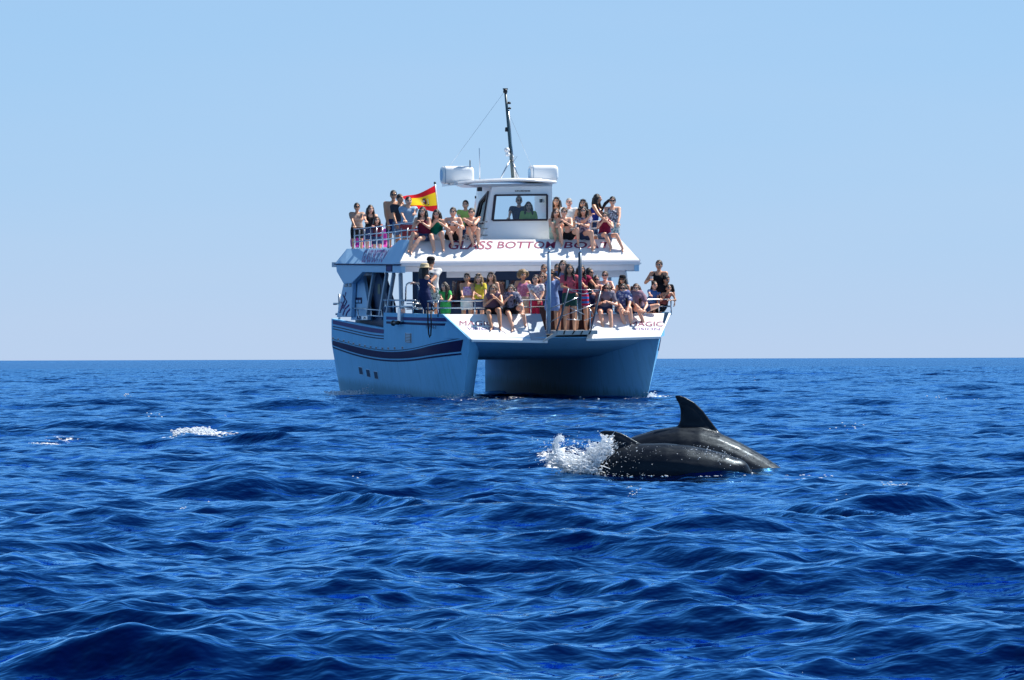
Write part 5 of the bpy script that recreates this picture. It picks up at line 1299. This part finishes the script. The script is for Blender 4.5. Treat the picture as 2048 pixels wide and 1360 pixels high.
person('girl with long dark hair seated nearest the wave emblem on the left bow panel', 1022, 580, a=.78, hip=(1024, 615), hands=((1016, 596, .6), (1044, 625, .4)), feet=((1026, 659), (1050, 650)), hair=('curlylong', 'black'), top=('tee', fabric((.06, .06, .10), 'floral', (.22, .22, .3))), bottom=('shorts', BLACKC), skin='fair', s=.97, **S2)
person('girl in sunglasses and grey top seated on the right bow panel next to the gangway', 1214, 578, a=.78, hip=(1212, 612), hands=((1204, 605, .5), (1218, 604, .5)), feet=((1206, 658), (1222, 660)), hair=('curlylong', 'auburn'), top=('tee', fabric((.22, .20, .25))), bottom=('shorts', DENIM), shades='eyes', skin='fair', s=.97, **S2)
person('girl in white printed shirt and sunglasses seated in the middle of the right bow panel', 1246, 578, a=.78, hip=(1247, 612), hands=((1250, 626, .35), (1254, 624, .35)), feet=((1250, 655), (1262, 655)), hair=('long', 'black'), top=('tee', fabric((.55, .52, .58), 'floral', (.12, .14, .30))), bottom=('shorts', LDENIM), shades='eyes', skin='fair', s=.98, **S2)
person('girl in maroon striped shirt seated at the outer end of the right bow panel', 1272, 578, a=.78, hip=(1276, 614), hands=((1284, 622, .4), (1288, 620, .4)), feet=((1288, 652), (1284, 628)), hair=('curlylong', 'auburn'), top=('tee', fabric((.18, .04, .08), 'stripe', (.36, .3, .36), 11)), bottom=('shorts', DENIM), skin='fair', s=.98, **S2)

def flush_people():
    tmp = []
    for mb, vox, name, mats, root, extra, sm in JOBS:
        me = mb.mesh('tmp')
        bm = bmesh.new(); bm.from_mesh(me); bmesh.ops.recalc_face_normals(bm, faces=bm.faces); bm.to_mesh(me); bm.free()
        ob = bpy.data.objects.new('tmp', me); COL.objects.link(ob)
        r = ob.modifiers.new('r', 'REMESH'); r.mode = 'VOXEL'; r.voxel_size = vox; r.use_smooth_shade = True
        s_ = ob.modifiers.new('s', 'SMOOTH'); s_.factor = .5; s_.iterations = sm
        tmp.append(ob)
    dg = bpy.context.evaluated_depsgraph_get()
    for ob, (mb, vox, name, mats, root, extra, sm) in zip(tmp, JOBS):
        me = bpy.data.meshes.new_from_object(ob.evaluated_get(dg)); me.name = name
        me.materials.clear()
        for m in mats: me.materials.append(m)
        if extra:
            n0 = len(me.vertices); c = np.empty(n0*3, np.float32); me.vertices.foreach_get('co', c)
            nf = len(me.polygons)
            lv = np.empty(len(me.loops), np.int32); me.loops.foreach_get('vertex_index', lv)
            ls = np.empty(nf, np.int32); me.polygons.foreach_get('loop_start', ls)
            lt_ = np.append(ls[1:], len(lv))-ls
            faces = []; p = 0
            allv = [tuple(q) for q in c.reshape(-1, 3)] + list(extra.v)
            for k, t in zip(ls.tolist(), lt_.tolist()): faces.append(tuple(lv[k:k+t].tolist()))
            faces += [tuple(i+n0 for i in f) for f in extra.f]
            m2 = bpy.data.meshes.new(name); m2.from_pydata(allv, [], faces)
            for m in mats: m2.materials.append(m)
            m2.polygons.foreach_set('material_index', [0]*nf+list(extra.m)); m2.update()
            bpy.data.meshes.remove(me); me = m2
        me.polygons.foreach_set('use_smooth', [True]*len(me.polygons))
        o = bpy.data.objects.new(name, me); COL.objects.link(o); o.parent = root
        t = ob.data; bpy.data.objects.remove(ob); bpy.data.meshes.remove(t)
flush_people()

# dark figures printed on the back of the white shirt
for k, (dz_, w_) in enumerate(((.40, .045), (.35, .055), (.29, .04), (.24, .06), (.19, .035))):
    c = man['pelvis']+man['sd']*dz_*man['s']-man['bfwd']*.150*man['s']+man['side']*(.02*((k*3) % 4-1.5)-.03)+man['off']
    mb = MB(); S_k = man['side']*w_; mb.slab([c-S_k-Vector((0, 0, .016)), c+S_k*.6-Vector((0, 0, .016)), c+S_k+Vector((0, 0, .014)), c-S_k*.4+Vector((0, 0, .018))], man['bfwd']*.03)
    mb.build('shirt_print', BLACKC, man['root'])
# held things
q = photog['H']+Vector((.0, -.17, .0)); mb = MB()
mb.box((q.x-.07, q.y-.03, q.z-.045), (q.x+.07, q.y+.03, q.z+.045)); mb.tube([q+Vector((0, -.03, 0)), q+Vector((0, -.13, 0))], .038, 12)
world_obj('camera', mb, BLACK, 'black camera held up to the photographer\'s face', 'camera', smooth=False, origin=q)
q = A(1303, 558, 1.30); mb = MB(); mb.tube([q+Vector((0, 0, -.05)), q+Vector((0, 0, .06))], [.03, .04], 12)
world_obj('cup', mb, WHITEC, 'white paper cup held by the tall woman in black', 'cup', smooth=False, origin=q)

# ================================================================== DOLPHINS
DSKIN = bpy.data.materials.new('wet_dolphin_skin'); DSKIN.use_nodes = True
def _dskin():
    n, l = DSKIN.node_tree.nodes, DSKIN.node_tree.links; b = n['Principled BSDF']
    tc = n.new('ShaderNodeTexCoord')
    a = n.new('ShaderNodeTexNoise'); a.inputs['Scale'].default_value = 4; a.inputs['Detail'].default_value = 6
    l.new(tc.outputs['Object'], a.inputs['Vector'])
    r = n.new('ShaderNodeValToRGB'); r.color_ramp.elements[0].color = (.003, .0045, .008, 1); r.color_ramp.elements[1].color = (.014, .018, .026, 1)
    l.new(a.outputs['Fac'], r.inputs['Fac']); l.new(r.outputs['Color'], b.inputs['Base Color'])
    b.inputs['Roughness'].default_value = .36; b.inputs['Specular IOR Level'].default_value = .18; b.inputs['Specular Tint'].default_value = (.40, .70, 1, 1); b.inputs['Coat Weight'].default_value = .03; b.inputs['Coat Roughness'].default_value = .08
    w = n.new('ShaderNodeTexNoise'); w.inputs['Scale'].default_value = 11; w.inputs['Detail'].default_value = 8; w.inputs['Roughness'].default_value = .7
    mpw = n.new('ShaderNodeMapping'); mpw.inputs['Scale'].default_value = (.5, 1, 1.6); l.new(tc.outputs['Object'], mpw.inputs['Vector']); l.new(mpw.outputs['Vector'], w.inputs['Vector'])
    rr_ = n.new('ShaderNodeMapRange'); rr_.inputs['From Min'].default_value = .35; rr_.inputs['From Max'].default_value = .65; rr_.inputs['To Min'].default_value = .16; rr_.inputs['To Max'].default_value = .62; l.new(w.outputs['Fac'], rr_.inputs['Value']); l.new(rr_.outputs[0], b.inputs['Roughness'])
    v = n.new('ShaderNodeTexNoise'); v.inputs['Scale'].default_value = 60; v.inputs['Detail'].default_value = 3
    l.new(tc.outputs['Object'], v.inputs['Vector'])
    bp = n.new('ShaderNodeBump'); bp.inputs['Distance'].default_value = .0016; bp.inputs['Strength'].default_value = .4
    l.new(v.outputs['Fac'], bp.inputs['Height']); l.new(bp.outputs['Normal'], b.inputs['Normal']); l.new(bp.outputs['Normal'], b.inputs['Coat Normal'])
_dskin()
def survey_sea(px, py, dist):
    dd = CAM_R.to_3x3() @ Vector(((px-1024)/FPX, -(py-680)/FPX, -1)); t = dist/dd.y
    return Vector((dd.x*t, dd.y*t, CAM_H+dd.z*t))
def dolphin(label, dist, back, width, depthf, fin, heading, beak=None, head=None):
    """back: pixels of the back line from tail to head; radii follow it. The rest of the animal goes on under water."""
    pts = [survey_sea(x, y, dist) for x, y in back]
    mb = MB(); rings = []
    for i, (p, w, h) in enumerate(zip(pts, width, depthf)):
        d_ = (pts[min(i+1, len(pts)-1)]-pts[max(i-1, 0)]).normalized()
        nrm = Vector((-d_.z, 0, d_.x)); nrm = nrm if nrm.z > 0 else -nrm
        c = p-nrm*h
        rings.append([c+Vector((0, 1, 0))*w*cos(2*pi*k/20)+nrm*h*sin(2*pi*k/20) for k in range(20)])
    mb.loft(rings)
    fp_ = [survey_sea(x, y, dist) for x, y in fin]
    n = len(fp_); ctr = sum(fp_, Vector())/n
    # dorsal fin: outline swollen in the middle, thin at its edge
    mb.slab([p+Vector((0, -.016, 0)) for p in fp_], (0, .032, 0))
    inner = [p.lerp(ctr+Vector((0, 0, -.05)), .38) for p in fp_]
    mb.slab([p+Vector((0, -.030, 0)) for p in inner], (0, .060, 0))
    # flukes and flippers (under water)
    t = pts[0]; d0 = (pts[0]-pts[1]).normalized()
    for sg in (-1, 1): mb.slab([t, t+d0*.10+Vector((0, sg*.28, 0)), t+d0*.22+Vector((0, sg*.30, 0)), t+d0*.12], (0, 0, .025))
    q = pts[int(len(pts)*.72)]
    for sg in (-1, 1): mb.cap(q+Vector((0, sg*.16, -.34)), q+Vector((-.22, sg*.34, -.52)), .06, .025)
    if head:
        for (x, y, rx, rz, ry) in head:
            c = survey_sea(x, y, dist); mb.ell(c, [(rx, 0, -rx*.35), (0, ry, 0), (rz*.35, 0, rz)], 16, 10)
    if beak: 
        p0, p1 = survey_sea(*beak[0], dist), survey_sea(*beak[1], dist); mb.cap(p0, p1, .055, .034)
    o = Vector((pts[len(pts)//2].x, dist, 0)); mb.v = [tuple(Vector(p)-o) for p in mb.v]
    root = empty('dolphin', Matrix.Translation(o), label, 'dolphin', 'dolphins surfacing')
    me = mb.mesh('body'); bm = bmesh.new(); bm.from_mesh(me); bmesh.ops.recalc_face_normals(bm, faces=bm.faces); bm.to_mesh(me); bm.free()
    ob = bpy.data.objects.new('body', me); COL.objects.link(ob)
    r_ = ob.modifiers.new('r', 'REMESH'); r_.mode = 'VOXEL'; r_.voxel_size = .011; r_.use_smooth_shade = True
    s_ = ob.modifiers.new('s', 'SMOOTH'); s_.factor = .5; s_.iterations = 6
    dg = bpy.context.evaluated_depsgraph_get(); m2 = bpy.data.meshes.new_from_object(ob.evaluated_get(dg))
    bpy.data.objects.remove(ob)
    m2.materials.clear(); m2.materials.append(DSKIN); m2.polygons.foreach_set('use_smooth', [True]*len(m2.polygons))
    bo = bpy.data.objects.new('body', m2); COL.objects.link(bo); bo.parent = root
    return root, o
dolphin('larger dark dolphin arching farther back with tall curved dorsal fin', 31.9,
        [(1085, 1010), (1135, 968), (1185, 925), (1225, 897), (1265, 873), (1310, 859), (1355, 852), (1400, 854), (1440, 866), (1480, 884), (1520, 907), (1555, 930), (1592, 958), (1628, 994), (1655, 1032), (1680, 1056)],
        [.05, .08, .12, .16, .20, .23, .25, .26, .255, .24, .22, .19, .16, .12, .07, .045], [.06, .09, .13, .18, .22, .25, .27, .28, .27, .255, .235, .20, .16, .12, .07, .045],
        [(1442, 868), (1424, 845), (1405, 820), (1388, 804), (1370, 794), (1357, 790), (1349, 791), (1352, 798), (1358, 808), (1361, 822), (1361, 838), (1357, 850), (1350, 862), (1400, 880)], 1)
dr, do = dolphin('smaller dolphin nearest the viewer with hooked fin and head breaking the surface', 31.05,
        [(1040, 1025), (1080, 1000), (1120, 970), (1160, 940), (1200, 912), (1240, 895), (1285, 887), (1330, 886), (1375, 890), (1420, 899), (1455, 908), (1480, 920), (1496, 934), (1502, 950)],
        [.035, .05, .075, .11, .15, .18, .20, .21, .21, .195, .17, .14, .10, .05], [.04, .06, .085, .12, .16, .19, .205, .21, .205, .19, .165, .13, .09, .045],
        [(1286, 890), (1272, 882), (1258, 874), (1243, 866), (1226, 861), (1208, 861), (1197, 865), (1203, 869), (1212, 872), (1218, 880), (1221, 890), (1221, 902), (1255, 908)], 1,
        beak=((1482, 951), (1516, 955)), head=[(1470, 938, .12, .085, .11)])
# eye and mouth line of the nearer dolphin
mb = MB(); q = survey_sea(1441, 937, 30.935)-do; mb.ball(q, .014); mb.build('eye', BLACK, dr, smooth=True)
# ================================================================== SPRAY AND FOAM
WATERW = bpy.data.materials.new('white_spray_and_glints'); WATERW.use_nodes = True
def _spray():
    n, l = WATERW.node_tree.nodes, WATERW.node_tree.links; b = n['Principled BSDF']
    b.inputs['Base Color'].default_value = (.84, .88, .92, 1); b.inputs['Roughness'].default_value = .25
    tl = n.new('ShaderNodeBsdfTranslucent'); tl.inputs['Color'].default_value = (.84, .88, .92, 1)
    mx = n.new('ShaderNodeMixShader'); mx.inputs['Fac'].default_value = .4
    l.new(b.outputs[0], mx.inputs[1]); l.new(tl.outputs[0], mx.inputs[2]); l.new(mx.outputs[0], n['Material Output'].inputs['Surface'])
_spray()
R2 = random.Random(3)
OCT = [(1, 0, 0), (-1, 0, 0), (0, 1, 0), (0, -1, 0), (0, 0, 1), (0, 0, -1)]
OF = [(0, 2, 4), (2, 1, 4), (1, 3, 4), (3, 0, 4), (2, 0, 5), (1, 2, 5), (3, 1, 5), (0, 3, 5)]
ico_bm = bmesh.new(); bmesh.ops.create_icosphere(ico_bm, subdivisions=1, radius=1.0)
ICO_V = [v.co.copy() for v in ico_bm.verts]; ICO_F = [tuple(v.index for v in f.verts) for f in ico_bm.faces]; ico_bm.free()
def blob(mb, c, r, st=(1, 1, 1)):
    mb.add([c+Vector((v.x*r*st[0]*R2.uniform(.8, 1.2), v.y*r*st[1], v.z*r*st[2]*R2.uniform(.8, 1.2))) for v in ICO_V], ICO_F)
mb = MB(); D0 = 30.95
def jet(pix, r0, r1, n, scat):
    ps = [survey_sea(x, y, D0) for x, y in pix]
    for k in range(n):
        f = R2.random()*(len(ps)-1); i = min(int(f), len(ps)-2); p = ps[i].lerp(ps[i+1], f-i); t = f/(len(ps)-1)
        d_ = (ps[i+1]-ps[i]).normalized()
        c = p+Vector((R2.gauss(0, scat), R2.gauss(0, .10), R2.gauss(0, scat))); r = (r0+(r1-r0)*t)*R2.uniform(.2, .8)
        if R2.random() < .62:     # torn strand of water along the flow
            L = r*R2.uniform(3, 10); q = Vector((R2.gauss(0, .35), R2.gauss(0, .3), R2.gauss(0, .35)))
            mb.tube([c-(d_+q)*L*.5, c+Vector((0, 0, L*.08)), c+(d_+q)*L*.5], [r*.15, r*.42, r*.1], 4)
        else: blob(mb, c, r*.75, (R2.uniform(.7, 1.5), 1, R2.uniform(.7, 1.5)))
def sheet(pix, w0, w1, holes):
    """thin torn sheet of water"""
    ps = [survey_sea(x, y, D0) for x, y in pix]; n = 26
    for k in range(n*22):
        f = R2.random()*(len(ps)-1); i = min(int(f), len(ps)-2); p = ps[i].lerp(ps[i+1], f-i); t = f/(len(ps)-1); w = w0+(w1-w0)*t
        c = p+Vector((R2.gauss(0, w*.4), R2.gauss(0, .06), R2.gauss(0, w*.6)))
        if noise.noise(c*14) < holes: continue
        blob(mb, c, R2.uniform(.004, .011), (R2.uniform(1, 2.4), .8, R2.uniform(.6, 1.4)))
sheet([(1112, 922), (1140, 930), (1170, 936), (1195, 938)], .05, .06, -.25)
sheet([(1140, 938), (1168, 926), (1190, 908)], .05, .07, -.1)
sheet([(1165, 936), (1195, 918), (1212, 897), (1219, 884)], .03, .05, -.2)
sheet([(1128, 918), (1114, 902), (1111, 888)], .03, .02, -.1)
jet([(1095, 916), (1130, 922), (1160, 930), (1190, 938)], .010, .016, 1200, .035)
jet([(1150, 941), (1185, 925), (1205, 905), (1220, 880)], .013, .009, 1200, .028)
jet([(1140, 935), (1118, 915), (1111, 895), (1113, 880), (1119, 874), (1126, 880)], .012, .004, 800, .010)
jet([(1160, 935), (1180, 910), (1192, 898), (1205, 890)], .011, .006, 700, .018)
jet([(1176, 902), (1181, 890), (1178, 880)], .007, .003, 120, .006)
jet([(1197, 905), (1207, 893), (1212, 880), (1202, 870)], .007, .004, 420, .009)
jet([(1105, 912), (1150, 940), (1215, 950), (1300, 955)], .007, .004, 420, .018)
for k in range(700):
    px, py = R2.gauss(1158, 36), R2.gauss(915, 18)
    if py < 948: blob(mb, survey_sea(px, py, D0+R2.uniform(-.2, .2)), abs(R2.gauss(0, .0025))+.001)
sp = mb.build('splash', WATERW, None, fix=False); tag(sp, 'white splash of water thrown up behind the nearer dolphin', 'splash', kind='stuff')
# beads of water on the dolphins' backs, also standing in for glints on wet skin
mb = MB()
for k in range(420):
    if R2.random() < .6: x, y = 1190+abs(R2.gauss(0, 70)), 905+R2.gauss(0, 26)
    else:
        x = R2.gauss(1420, 45); y = 905+(x-1420)*.25+R2.gauss(0, 9)
    if y < 890-(x < 1280)*6 or y > 956: continue
    blob(mb, survey_sea(x, y, 30.83+R2.uniform(0, .05)), R2.choice((.0012, .0015, .002, .002, .0035)), (R2.uniform(.8, 2), 1, R2.uniform(.6, 1.2)))
for k in range(150):
    blob(mb, survey_sea(R2.uniform(1570, 1665), R2.gauss(956, 2.5), 31.2+R2.uniform(-.2, .2)), R2.uniform(.003, .009), (1.8, 1, .7))
for k in range(110):
    blob(mb, survey_sea(R2.uniform(1240, 1520), R2.gauss(954, 2), 30.75+R2.uniform(-.05, .05)), R2.uniform(.002, .006), (2.2, 1, .6))
sp = mb.build('droplets_and_glints', WATERW, None, fix=False); tag(sp, 'white beads of water on the dolphins and waterline, doubling as glints on wet skin', 'droplets', kind='stuff')
# foam lumps on the breaking crests at left, white beads in place of sun glints, and the wash against the hull
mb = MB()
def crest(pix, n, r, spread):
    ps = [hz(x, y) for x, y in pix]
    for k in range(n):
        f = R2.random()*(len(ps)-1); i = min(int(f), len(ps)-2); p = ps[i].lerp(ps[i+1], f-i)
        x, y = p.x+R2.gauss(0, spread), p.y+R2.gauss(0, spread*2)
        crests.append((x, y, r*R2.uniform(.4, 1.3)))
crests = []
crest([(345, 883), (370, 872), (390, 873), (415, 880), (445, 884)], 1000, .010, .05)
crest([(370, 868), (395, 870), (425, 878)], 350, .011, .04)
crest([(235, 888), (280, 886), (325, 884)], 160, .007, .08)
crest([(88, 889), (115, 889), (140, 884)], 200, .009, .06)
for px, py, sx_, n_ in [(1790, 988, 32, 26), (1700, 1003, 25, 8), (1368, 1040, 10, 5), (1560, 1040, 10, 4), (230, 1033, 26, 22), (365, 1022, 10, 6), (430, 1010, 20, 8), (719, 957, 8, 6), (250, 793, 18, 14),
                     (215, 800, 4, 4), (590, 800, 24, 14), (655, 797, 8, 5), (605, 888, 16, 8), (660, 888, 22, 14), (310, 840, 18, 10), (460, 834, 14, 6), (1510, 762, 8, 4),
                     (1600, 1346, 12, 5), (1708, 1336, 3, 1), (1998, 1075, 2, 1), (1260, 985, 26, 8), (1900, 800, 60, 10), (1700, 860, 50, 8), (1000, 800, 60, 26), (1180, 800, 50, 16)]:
    for k in range(int(n_*1.8)):  # scattered white beads imitate sun glints on the waves
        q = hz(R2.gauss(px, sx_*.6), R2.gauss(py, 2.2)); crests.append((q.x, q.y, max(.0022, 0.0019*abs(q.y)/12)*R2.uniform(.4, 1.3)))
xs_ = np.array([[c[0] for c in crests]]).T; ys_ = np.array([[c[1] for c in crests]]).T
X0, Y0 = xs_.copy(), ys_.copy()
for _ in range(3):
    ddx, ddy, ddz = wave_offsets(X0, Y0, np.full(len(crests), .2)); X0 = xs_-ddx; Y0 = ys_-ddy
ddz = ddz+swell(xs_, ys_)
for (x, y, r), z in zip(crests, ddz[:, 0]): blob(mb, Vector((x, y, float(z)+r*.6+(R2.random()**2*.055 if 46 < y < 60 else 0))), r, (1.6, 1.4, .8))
fo_ = mb.build('crest_foam_and_glints', WATERW, None, fix=False); tag(fo_, 'white foam tumbling on wave crests, plus white beads standing in for sun glints', 'foam', kind='stuff')
mb = MB()
for k in range(1500):
    a = R2.uniform(9.6, 14.8); t = (a-9.6)/5.2; b = -2.62-abs(R2.gauss(0, .22))
    p = BOAT @ Vector((b, a, 0)); zz = sea_z(p.x, p.y) if k % 6 == 0 else zz
    hgt = .26*exp(-((t-.16)/.14)**2)+.09
    p.z = zz+R2.random()**2*hgt*exp(-abs(b+2.62)/.22)+.01
    if noise.noise(p*3.1) < -.12: continue
    blob(mb, p, R2.uniform(.004, .018), (R2.uniform(1, 2.5), 1.6, .7))
for side_, a_off in ((-2.25, .85), (2.25, .85)):       # curl of broken water at each stem
    for k in range(260):
        u = R2.random(); b = side_+R2.gauss(0, .05)+R2.choice((-1, 1))*u*.35; p = BOAT @ Vector((b, a_off-.1+u*1.2, 0)); zz = sea_z(p.x, p.y) if k % 5 == 0 else zz
        p.z = zz+R2.random()**2*.14*(1-u); blob(mb, p, R2.uniform(.004, .013), (1.8, 1.4, .8))
fo_ = mb.build('hull_wash', WATERW, None, fix=False); tag(fo_, 'white wash breaking against the after end of the starboard hull', 'foam', kind='stuff')
